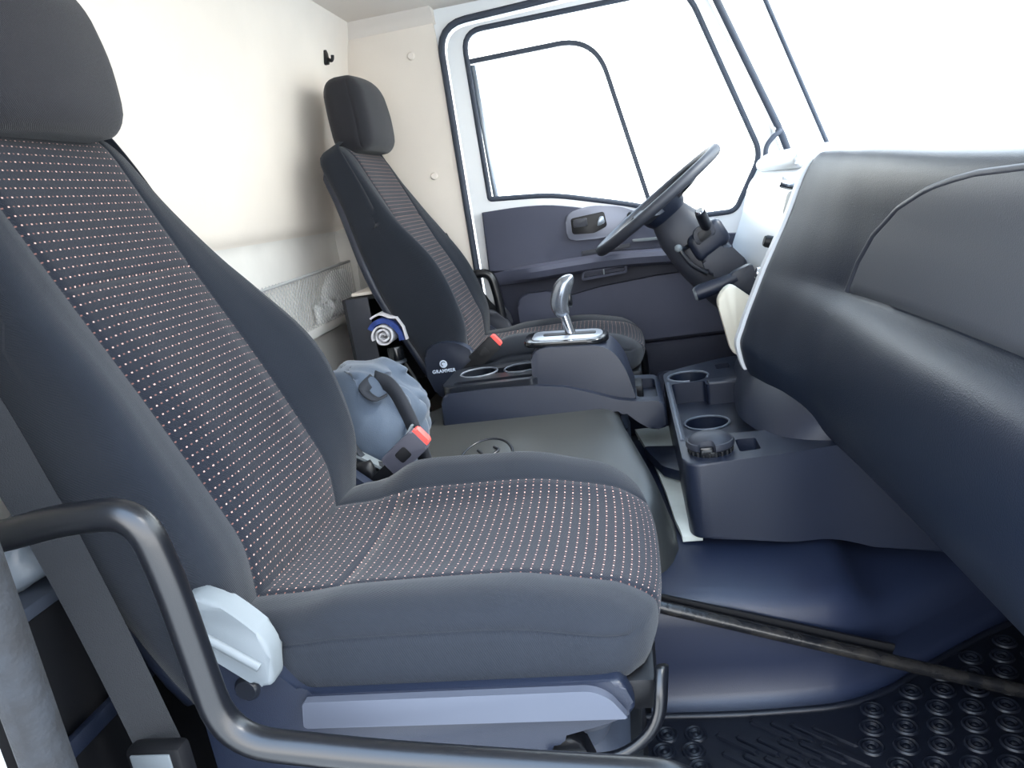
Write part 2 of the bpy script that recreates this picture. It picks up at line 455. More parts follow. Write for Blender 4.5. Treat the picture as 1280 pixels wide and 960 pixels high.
# window gasket and the pane with its run channel
V, F = sweep([Vector((p[0], 2.768, p[1])) for p in win], [(a*1.0, b*1.0) for a, b in circ(.010, 8)], True, up=Vector((0, 1, 0)))
mesh('window_gasket', V, F, 'rubber', door)
chan = fillet([(-.462, 2.785, 1.505), (-.03, 2.785, 1.505), (.02, 2.785, 1.38), (.105, 2.785, .95), (.115, 2.785, .90)], .14, 10)
chan = fillet([(-.468, 2.785, 1.503), (-.02, 2.785, 1.507), (.115, 2.785, .885)], .13, 12)
V, F = sweep(chan, [(-.008, -.008), (.008, -.008), (.008, .008), (-.008, .008)], False, up=Vector((0, 1, 0)))
mesh('window_channel', V, F, 'rubber', door, smooth=False)
box('window_guide', -.462, -.442, 2.777, 2.797, 1.0, 1.49, 'steel', door, bev=.004, xf=lambda v: v+Vector((.012*(1.49-v.z)/.49-.006, 0, 0)))
w1 = S(prism('window_1', [(p[0], p[1]) for p in win], 'y', 2.789, 2.793, 'glass', bev=0), 'clear driver door window glass', 'window')
# door card: upper panel, armrest, recess, lower panel
topc = [(-.497, .980), (-.36, .979), (-.24, .967), (-.10, .931), (.04, .877), (.15, .832), (.25, .797), (.40, .775), (.57, .765)]
topc = [tuple(v) for v in cr([(x, z, 0) for x, z in topc], 4)]
topc = [(p[0], p[1]) for p in topc]
armz = lambda x: .752+.012*math.cos((x-.0)*3.0)-.03*ss(-.1, .5, x)
arm = [(.57-.1076*i, armz(.57-.1076*i)) for i in range(11)]
prism('upper_card', [(-.505, .76)] + topc + arm[:-1], 'y', 2.71, 2.762, 'door_card', door, bev=.008, seg=3)
box('armrest', -.505, .57, 2.635, 2.762, -.035, 0, 'door_card', door, bev=.008, seg=3,
    xf=None) if False else None
bm = bmesh.new()
N = 30; prof = [(2.762, .012), (2.69, .010), (2.655, .004), (2.645, -.012), (2.650, -.034), (2.67, -.046), (2.762, -.05)]
rows = []
for i in range(N+1):
    x = -.505+1.075*i/N; k = ss(-.505, -.30, x)*.6+.4
    rows.append([bm.verts.new((x, 2.762-(2.762-y)*k, armz(x)+z)) for y, z in prof])
for a, b in zip(rows, rows[1:]):
    for j in range(len(prof)): bm.faces.new((a[j], b[j], b[(j+1) % len(prof)], a[(j+1) % len(prof)]))
bm.faces.new(rows[0]); bm.faces.new(rows[-1][::-1])
bm_obj('armrest', bm, 'door_card', door)
prism('recess', [(-.49, .35), (-.49, .72), (.57, .70), (.57, .35)], 'y', 2.735, 2.764, 'door_dark', door, bev=.003)
low_top = [(.57, .664), (.35, .668), (.1, .668), (-.10, .655), (-.235, .635)]
prism('lower_card', rpoly([(-.235, .44), (.57, .44)] + low_top, .012), 'y', 2.70, 2.755, 'door_card', door, bev=.008, seg=3)
prism('door_pocket', rpoly([(-.415, .44), (-.255, .44), (-.255, .665), (-.415, .665)], .045), 'y', 2.70, 2.755, 'door_card', door, bev=.012, seg=3)
prism('kick_panel', rpoly([(-.50, .08), (.57, .08), (.57, .425), (-.50, .425)], .02), 'y', 2.70, 2.762, 'door_dark', door, bev=.008, seg=3)
prism('map_pocket', rpoly([(.08, .10), (.57, .10), (.57, .30), (.06, .315)], .03), 'y', 2.685, 2.71, 'door_card', door, bev=.008, seg=3)
# latch bezel, recess and lever
bz = rpoly([(-.200, .835), (-.195, .930), (-.11, .948), (.02, .925), (.10, .868), (.02, .842), (-.08, .828)], [.03, .03, .05, .06, .02, .05, .03], 5)
bez = prism('latch_bezel', bz, 'y', 2.696, 2.72, 'grey_bezel', door, bev=.004)
prism('latch_recess', rpoly([(-.178, .856), (-.178, .912), (-.058, .920), (-.052, .868), (-.10, .850)], .010), 'y', 2.692, 2.70, 'black', bez, bev=.002)
prism('latch_lever', rpoly([(-.170, .878), (-.170, .906), (-.12, .908), (-.12, .878)], .006), 'y', 2.682, 2.698, 'plastic_mid', bez, bev=.003)
prism('latch_pivot', rpoly([(-.088, .872), (-.075, .905), (-.062, .905), (-.058, .880)], .005), 'y', 2.684, 2.698, 'steel', bez, bev=.003)
lathe('lock_button', [(0, .012), (.010, .012), (.013, .006), (.014, 0)], (.035, 2.696, .892), 'black', bez, n=16, axis=Vector((0, -1, 0)))
prism('switch_strip', rpoly([(-.155, .777), (-.155, .792), (.02, .796), (.02, .781)], .004), 'y', 2.702, 2.715, 'plastic_mid', door, bev=.003)
prism('sill_strip', rpoly([(.03, .80), (.03, .808), (.20, .80), (.20, .79)], .003), 'y', 2.69, 2.72, 'light_grey', door, bev=.002)
pull = prism('pull_pocket', rpoly([(-.165, .690), (-.16, .722), (.0, .730), (.0, .698)], .008), 'y', 2.66, 2.74, 'door_card', door, bev=.005)
c = prism('cutter', rpoly([(-.155, .700), (-.152, .716), (-.008, .722), (-.008, .706)], .004), 'y', 2.64, 2.69, 'black', bev=0); cut(pull, [c])
box('pull_divider', -.086, -.080, 2.657, 2.68, .703, .722, 'light_grey', pull, bev=.001)

# ------------------------------------------------------------------ windscreen
def wsx(z): return .715-(z-1.0)*.36
ws = [(wsx(1.0), 1.0), (wsx(1.0)+.006, 1.0), (wsx(1.70)+.006, 1.70), (wsx(1.70), 1.70)]
S(prism('window_2', ws, 'y', .50, 2.74, 'glass', bev=0), 'large clear raked windscreen above the dash', 'window')
gk = fillet([Vector((wsx(.95), .52, .95)), Vector((wsx(.95), 2.715, .95)), Vector((wsx(1.68), 2.70, 1.68)), Vector((wsx(1.68), .52, 1.68)), Vector((wsx(.95), .52, .95))], .05, 5)
V, F = sweep(gk[:-1], circ(.0075, 8), True); S(mesh('trim_5', V, F, 'rubber'), 'thin black rubber gasket along the windscreen edge', 'gasket')
# hand grip wire on the windscreen pillar
hw = thing('pillar_cable', 'short black cable bent off the white windscreen pillar', 'cable', (.55, 2.72, 1.09))
tube('cable', cr([(.552, 2.745, 1.098), (.553, 2.70, 1.092), (.525, 2.69, 1.075), (.503, 2.69, 1.045), (.498, 2.69, .99)], 6), .008, 'rubber', hw, n=10)
lathe('grommet', [(0, .014), (.014, .014), (.019, .008), (.020, 0)], (.556, 2.75, 1.10), 'white_paint', hw, n=18, axis=Vector((0, -1, 0)))

# ================================================================== DASHBOARD
DP = [  # station y, then (x, z) from the windscreen down to the underside
    (1.775, [(.735, .985), (.50, 1.00), (.425, .992), (.365, .875), (.308, .765), (.285, .715), (.252, .640), (.238, .585), (.275, .505), (.42, .48)]),
    (1.70, [(.735, .985), (.51, .998), (.435, .990), (.380, .870), (.328, .760), (.302, .712), (.270, .635), (.256, .575), (.287, .497), (.42, .47)]),
    (1.60, [(.735, .985), (.52, .994), (.443, .985), (.402, .865), (.362, .752), (.334, .708), (.300, .620), (.287, .560), (.315, .485), (.43, .45)]),
    (1.45, [(.735, .985), (.53, .990), (.450, .978), (.428, .860), (.405, .738), (.368, .700), (.332, .600), (.330, .530), (.365, .447), (.47, .42)]),
    (1.20, [(.735, .985), (.53, .980), (.455, .964), (.440, .858), (.424, .738), (.372, .698), (.342, .600), (.355, .505), (.412, .408), (.55, .37)]),
    (.95, [(.735, .985), (.53, .972), (.460, .955), (.447, .856), (.432, .738), (.372, .700), (.350, .600), (.375, .480), (.455, .365), (.60, .32)]),
    (.70, [(.735, .985), (.53, .972), (.462, .952), (.449, .856), (.434, .738), (.374, .700), (.355, .600), (.385, .470), (.475, .350), (.62, .30)]),
    (.49, [(.735, .985), (.53, .972), (.470, .952), (.455, .856), (.440, .738), (.380, .700), (.365, .600), (.395, .465), (.49, .345), (.64, .30)]),
]
SUB = 8
def dash_profile(y):
    ys = [s[0] for s in DP]
    for i in range(len(DP)-1):
        if ys[i] >= y >= ys[i+1]:
            t = (ys[i]-y)/(ys[i]-ys[i+1]); P = []
            for k in range(10):
                g = lambda q: Vector(DP[max(0, min(len(DP)-1, q))][1][k])
                p0, p1, p2, p3 = g(i-1), g(i), g(i+1), g(i+2)
                P.append(.5*((2*p1)+(p2-p0)*t+(2*p0-5*p1+4*p2-p3)*t*t+(3*p1-p0-3*p2+p3)*t**3))
            break
    else: P = [Vector(q) for q in (DP[0] if y > ys[0] else DP[-1])[1]]
    # sharp crease under the lid: split the profile there
    a = cr([(p.x, p.y, 0) for p in P[:5]], SUB); b = cr([(p.x, p.y, 0) for p in P[4:]], SUB)
    return a + b[1:]
def dash_at(y, z):
    """x of the upper dash face at height z"""
    pr = dash_profile(y)[SUB*2:SUB*4+1]
    for a, b in zip(pr, pr[1:]):
        if a.y >= z >= b.y: return a.x+(b.x-a.x)*(a.y-z)/max(1e-6, a.y-b.y)
    return pr[-1].x if z < pr[-1].y else pr[0].x
dash = thing('dashboard', 'large dark navy grained dashboard in front of the passenger seat', 'dashboard', (.5, 1.6, .4))
ys = [1.775, 1.768, 1.755]; y = 1.74
while y > .50: ys.append(y); y -= .03
ys.append(.49)
V = []; F = []; K = None
for i, y in enumerate(ys):
    pr = dash_profile(y); K = len(pr)
    ins = (.012, .004, 0)[i] if i < 3 else 0     # soft rounding at the driver end
    for p in pr: V.append((p.x+ins, y, p.y))
for i in range(len(ys)-1):
    for j in range(K-1): F.append((i*K+j, i*K+j+1, (i+1)*K+j+1, (i+1)*K+j))
F.append(tuple(range(K))); F.append(tuple(range((len(ys)-1)*K, len(ys)*K))[::-1])
# close the underside and back
for i in range(len(ys)-1): F.append((i*K+K-1, i*K, (i+1)*K, (i+1)*K+K-1))
mesh('dash_body', V, F, 'dash', dash, sharp=45)
# lid with a curved driver-side edge
edge_tab = [(.742, 1.452), (.80, 1.42), (.85, 1.37), (.895, 1.28), (.926, 1.17), (.943, 1.06), (.950, .96), (.954, .75)]
V = []; F = []; nz, ny = 18, 34; zs_ = [.742+(.953-.742)*i/nz for i in range(nz+1)]
def lid_pt(i, j, off):
    z = zs_[i]; yl = lin_tab(edge_tab, z); y = yl+(.50-yl)*(j/ny)**1.3
    return Vector((dash_at(y, z)-off, y, z))
for off in (.009, -.004):
    for i in range(nz+1):
        for j in range(ny+1):
            o_ = off
            if off > 0 and (j == 0): o_ = .001
            if off > 0 and (i == 0): o_ = .002
            V.append(lid_pt(i, j, o_))
A = (nz+1)*(ny+1); id_ = lambda l, i, j: l*A+i*(ny+1)+j
for i in range(nz):
    for j in range(ny):
        F.append((id_(0, i, j), id_(0, i, j+1), id_(0, i+1, j+1), id_(0, i+1, j)))
        F.append((id_(1, i, j), id_(1, i+1, j), id_(1, i+1, j+1), id_(1, i, j+1)))
for i in range(nz):
    F.append((id_(0, i, 0), id_(0, i+1, 0), id_(1, i+1, 0), id_(1, i, 0))); F.append((id_(0, i, ny), id_(1, i, ny), id_(1, i+1, ny), id_(0, i+1, ny)))
for j in range(ny):
    F.append((id_(0, 0, j), id_(1, 0, j), id_(1, 0, j+1), id_(0, 0, j+1))); F.append((id_(0, nz, j), id_(0, nz, j+1), id_(1, nz, j+1), id_(1, nz, j)))
lid = mesh('dash_lid', V, F, 'dash_lid', dash, sharp=40)
# pale raised rim along the curved edge
path = [Vector((dash_at(lin_tab(edge_tab, z), z)-.004, lin_tab(edge_tab, z)+.006, z)) for z in [.744+.208*i/30 for i in range(31)]]
tube('lid_rim', path, .0065, 'plastic_mid', lid, n=8)
# silver bezel on the driver end
pr = dash_profile(1.775)[SUB*2:SUB*8-2]
V = []; F = []
for p in pr:
    for (dx, y) in ((-.004, 1.765), (-.006, 1.785), (.030, 1.800), (.040, 1.775)): V.append((p.x+dx, y, p.y))
n4 = len(pr)
for i in range(n4-1):
    for j in range(4): F.append((i*4+j, i*4+(j+1) % 4, (i+1)*4+(j+1) % 4, (i+1)*4+j))
F.append((0, 1, 2, 3)); F.append(tuple(range((n4-1)*4, n4*4)))
mesh('end_bezel', V, F, 'bezel_pale', dash, sharp=40)

# instrument panel in front of the driver
ip = thing('instrument_panel', 'pale instrument panel behind the steering column', 'dashboard', (.55, 2.2, .6))
prism('panel_body', fillet([(.735, .99), (.50, .985), (.44, .95), (.41, .84), (.36, .72), (.34, .60), (.50, .48), (.735, .45)], .03, 4), 'y', 1.81, 2.69, 'bezel_pale', ip, bev=.01, seg=3)
prism('panel_hood', fillet([(.73, 1.01), (.50, 1.03), (.455, 1.00), (.47, .97), (.73, .96)], .02, 4), 'y', 2.10, 2.66, 'bezel_pale', ip, bev=.012, seg=3)
for i, (z, x) in enumerate(((.90, .388), (.83, .365), (.76, .340), (.69, .318))):
    prism('switch_pod', rpoly([(x-.012, z-.026), (x+.004, z+.026), (x+.07, z+.026), (x+.07, z-.026)], .008), 'y', 1.815, 1.87, 'light_grey' if i % 2 == 0 else 'plastic', ip, bev=.006)
for i, (z, x) in enumerate(((.935, .40), (.80, .353), (.725, .328))):
    lathe('switch_knob', [(0, .05), (.012, .05), (.015, .044), (.016, 0)], (x+.03, 1.90, z), 'chrome' if i != 1 else 'black', ip, n=16, axis=Vector((-1, 0, .35)))
0 and prism('trim_blade', rpoly([(.33, .93), (.345, .945), (.45, 1.0), (.45, .975)], .006), 'y', 1.83, 1.86, 'light_grey', ip, bev=.004)
prism('column_shroud_plate', rpoly([(.26, .50), (.23, .66), (.27, .70), (.36, .62), (.36, .48)], .02), 'y', 2.06, 2.10, 'cream_plastic', ip, bev=.006)

# ------------------------------------------------------------------ steering wheel and column
col = thing('steering_column', 'dark steering column cowl with control stalks', 'steering column', (.36, 2.40, .70))
wc = Vector((.112, 2.40, .935)); ax = Vector((-.56, 0, .83)).normalized()     # wheel centre and axis towards the driver
def ring_loft(name, secs, m, parent, n=24, sharp=40):
    """secs: (centre, axis, ry, rn) ellipses"""
    V = []; F = []
    for c, a, r1, r2 in secs:
        a = a.normalized(); s = Vector((0, 1, 0)); u = a.cross(s).normalized()
        for i in range(n):
            t = 2*math.pi*i/n; cs, sn = math.cos(t), math.sin(t)
            e = 2/3.0
            V.append(c+s*r1*math.copysign(abs(cs)**e, cs)+u*r2*math.copysign(abs(sn)**e, sn))
    for i in range(len(secs)-1):
        for j in range(n): F.append((i*n+j, i*n+(j+1) % n, (i+1)*n+(j+1) % n, (i+1)*n+j))
    F.append(tuple(range(n))[::-1]); F.append(tuple(range((len(secs)-1)*n, len(secs)*n)))
    return mesh(name, V, F, m, parent, sharp=sharp)
ring_loft('cowl', [(wc-ax*.045, ax, .050, .050), (wc-ax*.055, ax, .062, .060), (wc-ax*.12, ax, .075, .080), (wc-ax*.20, ax+Vector((-.2, 0, 0)), .085, .088), (wc-ax*.28, ax+Vector((-.3, 0, 0)), .09, .085), (wc-ax*.36, ax+Vector((-.4, 0, 0)), .085, .075)], 'plastic_mid', col)
pod = box('lever_pod', .20, .30, 2.285, 2.335, .765, .84, 'plastic', col, bev=.018, seg=3, xf=lambda v: v+Vector(((v.z-.8)*-.5, 0, (v.x-.25)*.6)))
prism('lever_gate', rpoly([(.212, .79), (.20, .835), (.255, .868), (.272, .822)], .014), 'y', 2.274, 2.29, 'plastic_mid', col, bev=.004)
prism('gate_slot', rpoly([(.222, .80), (.214, .828), (.248, .848), (.257, .822)], .006), 'y', 2.271, 2.28, 'black', col, bev=.001)
kn = tube('lever_knob', [(.245, 2.29, .835), (.238, 2.265, .856), (.228, 2.235, .880), (.223, 2.222, .892)], .0165, 'plastic_smooth', col, n=18, scales=[.8, 1, 1, .92])
lathe('knob_cap', [(0, .005), (.010, .005), (.0125, 0)], (.2225, 2.2205, .8935), 'chrome', kn, n=16, axis=Vector((-.35, -.55, .75)))
tube('tilt_lever', cr([(.22, 2.35, .80), (.17, 2.30, .785), (.160, 2.28, .79), (.19, 2.28, .74), (.235, 2.285, .705)], 5), .007, 'plastic_smooth', col, n=10)
lathe('tilt_knob', [(0, .012), (.006, .0105), (.0105, .006), (.012, 0), (.0105, -.006), (.006, -.0105), (0, -.012)], (.157, 2.28, .792), 'light_grey', col, n=14)
prism('lower_shroud', rpoly([(.235, .70), (.22, .755), (.30, .79), (.36, .72), (.33, .66)], .02), 'y', 2.29, 2.44, 'plastic_mid', col, bev=.012, seg=3)
pb = thing('parking_brake_lever', 'black parking brake handle below the steering column', 'lever', (.30, 2.16, .66))
ring_pts = [(.185, 2.16, .667), (.20, 2.16, .672), (.26, 2.16, .686), (.30, 2.16, .700)]
tube('grip', ring_pts, .022, 'plastic', pb, n=16, scales=[.9, 1.05, .95, .8])
lathe('grip_end', [(0, .006), (.016, .006), (.021, 0)], (.186, 2.16, .667), 'light_grey', pb, n=16, axis=Vector((-1, 0, -.22)))
prism('bracket', rpoly([(.28, .665), (.285, .715), (.345, .735), (.36, .66), (.32, .64)], .012), 'y', 2.145, 2.18, 'plastic_mid', pb, bev=.004)
tube('linkage', cr([(.31, 2.15, .655), (.315, 2.14, .62), (.335, 2.14, .60), (.352, 2.15, .585)], 5), .007, 'steel', pb, n=10)
# wheel
wheel = thing('steering_wheel', 'large two-tone thin-rimmed steering wheel', 'steering wheel', tuple(wc))
u = ax.cross(Vector((0, 1, 0))).normalized(); sdir = Vector((0, 1, 0)); RW = .226
rim = [wc+sdir*RW*math.cos(t)+u*RW*math.sin(t) for t in [2*math.pi*i/72 for i in range(72)]]
V, F = sweep(rim, [(a*1.0, b*1.0) for a, b in circ(.0165, 14)], True, up=ax)
mesh('rim', V, F, 'plastic_mid', wheel)
ring_loft('hub', [(wc-ax*.075, ax, .048, .048), (wc-ax*.045, ax, .080, .070), (wc-ax*.018, ax, .088, .078), (wc-ax*.010, ax, .075, .066)], 'plastic', wheel)
for t in (math.radians(20), math.radians(160), math.radians(235), math.radians(305)):
    d = sdir*math.cos(t)+u*math.sin(t)
    V, F = sweep([wc-ax*.03+d*.06, wc-ax*.025+d*.12, wc-ax*.008+d*.18, wc+d*(RW-.006)], [(-.022, -.006), (.022, -.006), (.022, .006), (-.022, .006)], False, up=ax, scales=[1.3, 1, .85, .8])
    mesh('spoke', V, F, 'plastic_mid', wheel, sharp=40)

# ================================================================== ENGINE TUNNEL
hump = thing('engine_cover', 'dark grained engine cover hump rising between the seats', 'engine cover', (0, 1.7, 0))
# high rear block: rows along y of a cross profile in x
def hump_top_front(y): return lin_tab([(1.31, -.05), (1.335, -.01), (1.37, .016), (1.42, .028), (1.51, .016), (1.76, -.045), (2.1, -.08)], y)
V = []; F = []
yr = [1.325, 1.328, 1.338, 1.36, 1.40, 1.45, 1.5, 1.55, 1.6, 1.65, 1.7, 1.75, 1.8, 1.9, 2.0, 2.05, 2.075, 2.085]
zr = [.31, .345, .366, .378, .388, .398, .408, .418, .428, .438, .447, .455, .461, .463, .461, .45, .43, .40]
prof_h = None
for y, zt in zip(yr, zr):
    xf_ = hump_top_front(y); pts = [(-1.03, 0.0), (-1.03, zt-.03), (-.8, zt-.03), (-.66, zt-.025), (-.60, zt-.01), (-.56, zt)]
    pts += [(x, zt) for x in (-.4, -.25, -.12)]
    pts += [(xf_-.05, zt-.001), (xf_-.028, zt-.007), (xf_-.012, zt-.022), (xf_-.003, zt-.05), (xf_+.012, .30), (xf_+.02, .24), (xf_+.02, 0.0)]
    prof_h = len(pts); V += [(x, y, z) for x, z in pts]
for i in range(len(yr)-1):
    for j in range(prof_h): F.append((i*prof_h+j, i*prof_h+(j+1) % prof_h, (i+1)*prof_h+(j+1) % prof_h, (i+1)*prof_h+j))
F.append(tuple(range(prof_h))); F.append(tuple(range((len(yr)-1)*prof_h, len(yr)*prof_h))[::-1])
hb = mesh('rear_cover', V, F, 'hump', hump, sharp=50)
# low front shelf running forward under the dash
side_tab = [(-.06, 1.262), (.04, 1.262), (.20, 1.266), (.31, 1.278), (.40, 1.320), (.47, 1.365), (.60, 1.45), (.74, 1.55)]
V = []; F = []; xs_ = [-.05, 0, .05, .1, .15, .2, .25, .29, .32, .345, .365, .39, .43, .48, .55, .62, .68, .74]
for x in xs_:
    yb = lin_tab(side_tab, x); drop = .12*ss(.33, .42, x); zt = .245-.03*ss(0, .32, x)-drop*.5
    rows_ = [(yb-.035, .004), (yb-.015, .012), (yb-.002, .03), (yb, .09), (yb-.004, zt-.07), (yb+.002, zt-.03), (yb+.014, zt-.010), (yb+.035, zt), (yb+.10, zt+.018), (yb+.18, zt+.033), (yb+.24, zt+.037), (2.05, zt+.037), (2.10, 0.0)]
    V += [(x, a, b) for a, b in rows_]; kk = len(rows_)
for i in range(len(xs_)-1):
    for j in range(kk): F.append((i*kk+j, i*kk+(j+1) % kk, (i+1)*kk+(j+1) % kk, (i+1)*kk+j))
F.append(tuple(range(kk))); F.append(tuple(range((len(xs_)-1)*kk, len(xs_)*kk))[::-1])
mesh('front_shelf', V, F, 'shelf_navy', hump, sharp=60)
# embossed oval badge with an emblem
bc = Vector((-.375, 1.60, .4290))
def oval(name, rx, ry, z0, z1, m, par, hole=None):
    prof_o = [(0, z1), (.90, z1), (.97, z1-.001), (1.0, z0)]
    V = []; F = []; n = 40
    for i in range(n):
        t = 2*math.pi*i/n
        for r, z in prof_o: V.append((bc.x+rx*r*math.cos(t), bc.y+ry*r*math.sin(t), z+ry*r*math.sin(t)*.19))
    for i in range(n):
        for j in range(3): F.append((i*4+j, i*4+j+1, ((i+1) % n)*4+j+1, ((i+1) % n)*4+j))
    return mesh(name, V, F, m, par, sharp=30)
badge = oval('badge', .062, .088, bc.z-.006, bc.z+.004, 'hump', hump)
tube('badge_rim', [(bc.x+.064*math.cos(t), bc.y+.091*math.sin(t), bc.z+.0025+.0173*math.sin(t)) for t in [2*math.pi*i/48 for i in range(48)]], .0035, 'plastic_smooth', badge, n=8, closed=True)
e1 = cr([(-.020, -.045, 0), (-.034, -.026, 0), (-.018, -.010, 0), (0, 0, 0), (.020, .012, 0), (.034, .030, 0), (.018, .046, 0)], 6)
e2 = cr([(.028, -.036, 0), (.016, -.018, 0), (0, 0, 0), (-.014, .020, 0), (-.030, .036, 0)], 6)
for e in (e1, e2): tube('badge_emblem', [Vector((bc.x+p.x*.8, bc.y+p.y, bc.z+.005+p.y*.19)) for p in e], .0035, 'plastic_smooth', badge, n=8)
# raised ribs on the cover behind the console
for xx in (-.575, -.635, -.70):
    tube('cover_rib', fillet([(xx-.02, 1.60, .435), (xx, 1.64, .452), (xx+.02, 1.88, .452), (xx+.02, 1.93, .43)], .03, 4), .011, 'plastic', hump, n=8)
# pale strip in the gap ahead of the hump
ga = thing('gap_strip', 'pale grey strip between hump and cup holder console', 'metal strip', (.05, 1.5, .28))
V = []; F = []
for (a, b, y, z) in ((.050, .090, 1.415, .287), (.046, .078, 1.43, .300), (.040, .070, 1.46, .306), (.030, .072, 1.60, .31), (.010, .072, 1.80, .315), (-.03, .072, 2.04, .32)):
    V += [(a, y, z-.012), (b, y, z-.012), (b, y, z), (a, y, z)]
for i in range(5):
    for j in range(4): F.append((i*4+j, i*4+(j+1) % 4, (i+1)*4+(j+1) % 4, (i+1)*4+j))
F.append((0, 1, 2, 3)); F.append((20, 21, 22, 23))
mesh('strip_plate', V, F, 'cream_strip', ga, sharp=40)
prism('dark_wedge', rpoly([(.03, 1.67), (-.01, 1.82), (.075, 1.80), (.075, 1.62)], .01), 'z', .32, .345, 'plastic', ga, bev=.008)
# worn bar along the foot well
br = thing('footwell_bar', 'worn black metal bar slanting down across the passenger footwell', 'bar', (.2, 1.24, .15))
tube('bar', [(-.08, 1.235, .262), (-.01, 1.238, .238), (.14, 1.240, .185), (.30, 1.240, .130), (.45, 1.240, .078), (.60, 1.240, .028), (.66, 1.240, .012)], .0125, 'worn_bar', br, n=14)
strip('edge_flange', [(-.08, 1.252, .268), (.14, 1.256, .196), (.30, 1.258, .142), (.40, 1.262, .108)], .006, .020, 'black', br)

# ------------------------------------------------------------------ rubber floor mat with studs
fm = thing('floor_mat', 'dark navy rubber footwell mat with ring studs and bars', 'floor mat', (.3, 1.0, 0))
ed = [(-.35, .56), (.72, .56), (.72, 1.49), (.60, 1.42), (.47, 1.335), (.40, 1.285), (.31, 1.245), (.20, 1.232), (.04, 1.228), (-.35, 1.24)]
prism('mat_sheet', ed, 'z', .001, .007, 'mat_rubber', fm, bev=.002)
tube('mat_lip', [(x, y-.004, .010) for x, y in cr([(p[0], p[1], 0) for p in ed[2:]], 5) for x, y in [(x, y)]] if False else [Vector((p.x, p.y-.004, .009)) for p in cr([(q[0], q[1], 0) for q in ed[2:]], 5)], .007, 'mat_rubber', fm, n=8)
def stud_mesh():
    me_prof = [(0, .004), (.004, .004), (.006, .001), (.008, .001), (.010, .0055), (.013, .0055), (.0145, .002), (.0165, .002), (.018, .005), (.0205, .005), (.022, 0)]
    n = 14; V = []; F = []; k = len(me_prof)
    for i in range(n):
        a = 2*math.pi*i/n; V += [(r*math.cos(a), r*math.sin(a), h) for r, h in me_prof]
    for i in range(n):
        for j in range(k-1): F.append((i*k+j, ((i+1) % n)*k+j, ((i+1) % n)*k+j+1, i*k+j+1))
    me = bpy.data.meshes.new('ring_stud'); me.from_pydata(V, [], F); me.shade_smooth(); me.materials.append(MATS['mat_rubber']); return me
sm = stud_mesh(); off = fm.location
def inside(x, y, pad=.03):
    lim = lin_tab([(-.35, 1.24), (.04, 1.228), (.20, 1.232), (.31, 1.245), (.40, 1.285), (.47, 1.335), (.60, 1.42), (.72, 1.49)], x)
    return y < lim-pad and x < .70
cnt = 0
for r in range(20):
    for q in range(-2, 14):
        x = .335+.056*q+.019*((r % 3)-1)*.8; y = .72+.046*r
        if x < .315 or not inside(x, y) or cnt > 150: continue
        o = bpy.data.objects.new('ring_stud', sm); C.objects.link(o); o.parent = fm; o.location = Vector((x, y, .0065))-off; cnt += 1
for r in range(12):
    for q in range(4):
        x = .02-.052*q+.008*(r % 2); y = .80+.042*r
        if not inside(x, y): continue
        o = bpy.data.objects.new('ring_stud', sm); C.objects.link(o); o.parent = fm; o.location = Vector((x, y, .0065))-off
def bar_mesh(L):
    prof = [(-.0062, 0), (-.0045, .0060), (.0045, .0060), (.0062, 0)]; V = []; F = []
    for t, s in ((-L/2, .2), (-L/2+.006, 1), (L/2-.006, 1), (L/2, .2)): V += [(t, a*s, b*(s if s < 1 else 1)) for a, b in prof]
    for i in range(3):
        for j in range(3): F.append((i*4+j, i*4+j+1, (i+1)*4+j+1, (i+1)*4+j))
    F.append((0, 1, 2, 3)); F.append((12, 13, 14, 15))
    me = bpy.data.meshes.new('tread_bar'); me.from_pydata(V, [], F); me.materials.append(MATS['mat_rubber']); return me
bmes = bar_mesh(.085)
ang = math.radians(-38); d1 = Vector((math.cos(ang), math.sin(ang))); d2 = Vector((-d1.y, d1.x))
for i in range(-14, 22):
    for j in range(-6, 8):
        p = Vector((.18, 1.0)) + d1*(j*.094+(i % 3)*.031) + d2*(i*.0165)
        if p.x < .075 or p.x > .275 or p.y < .82 or not inside(p.x, p.y, .045): continue
        o = bpy.data.objects.new('tread_bar', bmes); C.objects.link(o); o.parent = fm; o.location = Vector((p.x, p.y, .0065))-off; o.rotation_euler.z = ang

# ================================================================== CUP HOLDER CONSOLE BELOW THE DASH
cc = thing('cup_holder_console', 'dark cup holder console under the middle of the dashboard', 'console', (.2, 1.7, .29))
plan = rpoly([(.066, 1.385), (.25, 1.402), (.37, 1.425), (.62, 1.44), (.62, 2.19), (.254, 2.195), (.12, 2.125), (.066, 2.085)], [.045, .05, .05, .0, .0, .03, .05, .05], 6)
def cc_fn(v):
    d = Vector(v)
    if d.z > .37: d.z += .012*ss(1.5, 2.15, d.y)
    elif d.y < 1.6: d.z -= .030*ss(.10, .30, d.x)+.075*ss(.30, .56, d.x)
    return d
ccb = prism('console_body', plan, 'z', .290, .452, 'plastic', cc, bev=.006, seg=3, fn=cc_fn)
def cyl(x, y, r, z0, z1, n=32): return prism('cutter', [(x+r*math.cos(2*math.pi*i/n), y+r*math.sin(2*math.pi*i/n)) for i in range(n)], 'z', z0, z1, 'black', bev=0)
def pbox(pts, r, z0, z1): return prism('cutter', rpoly(pts, r, 4), 'z', z0, z1, 'black', bev=0)
off_ = cc.location.copy()
cuts = [cyl(.126, 1.462, .0455, .33, .6), pbox([(.180, 1.435), (.222, 1.440), (.222, 1.505), (.180, 1.505)], .008, .36, .6),
        pbox([(.082, 1.545), (.34, 1.545), (.34, 1.925), (.17, 1.925), (.17, 1.965), (.082, 1.965)], .012, .405, .6)]
cut(ccb, cuts)
cut(ccb, [cyl(.136, 1.615, .047, .335, .6), cyl(.150, 1.775, .052, .335, .6)])
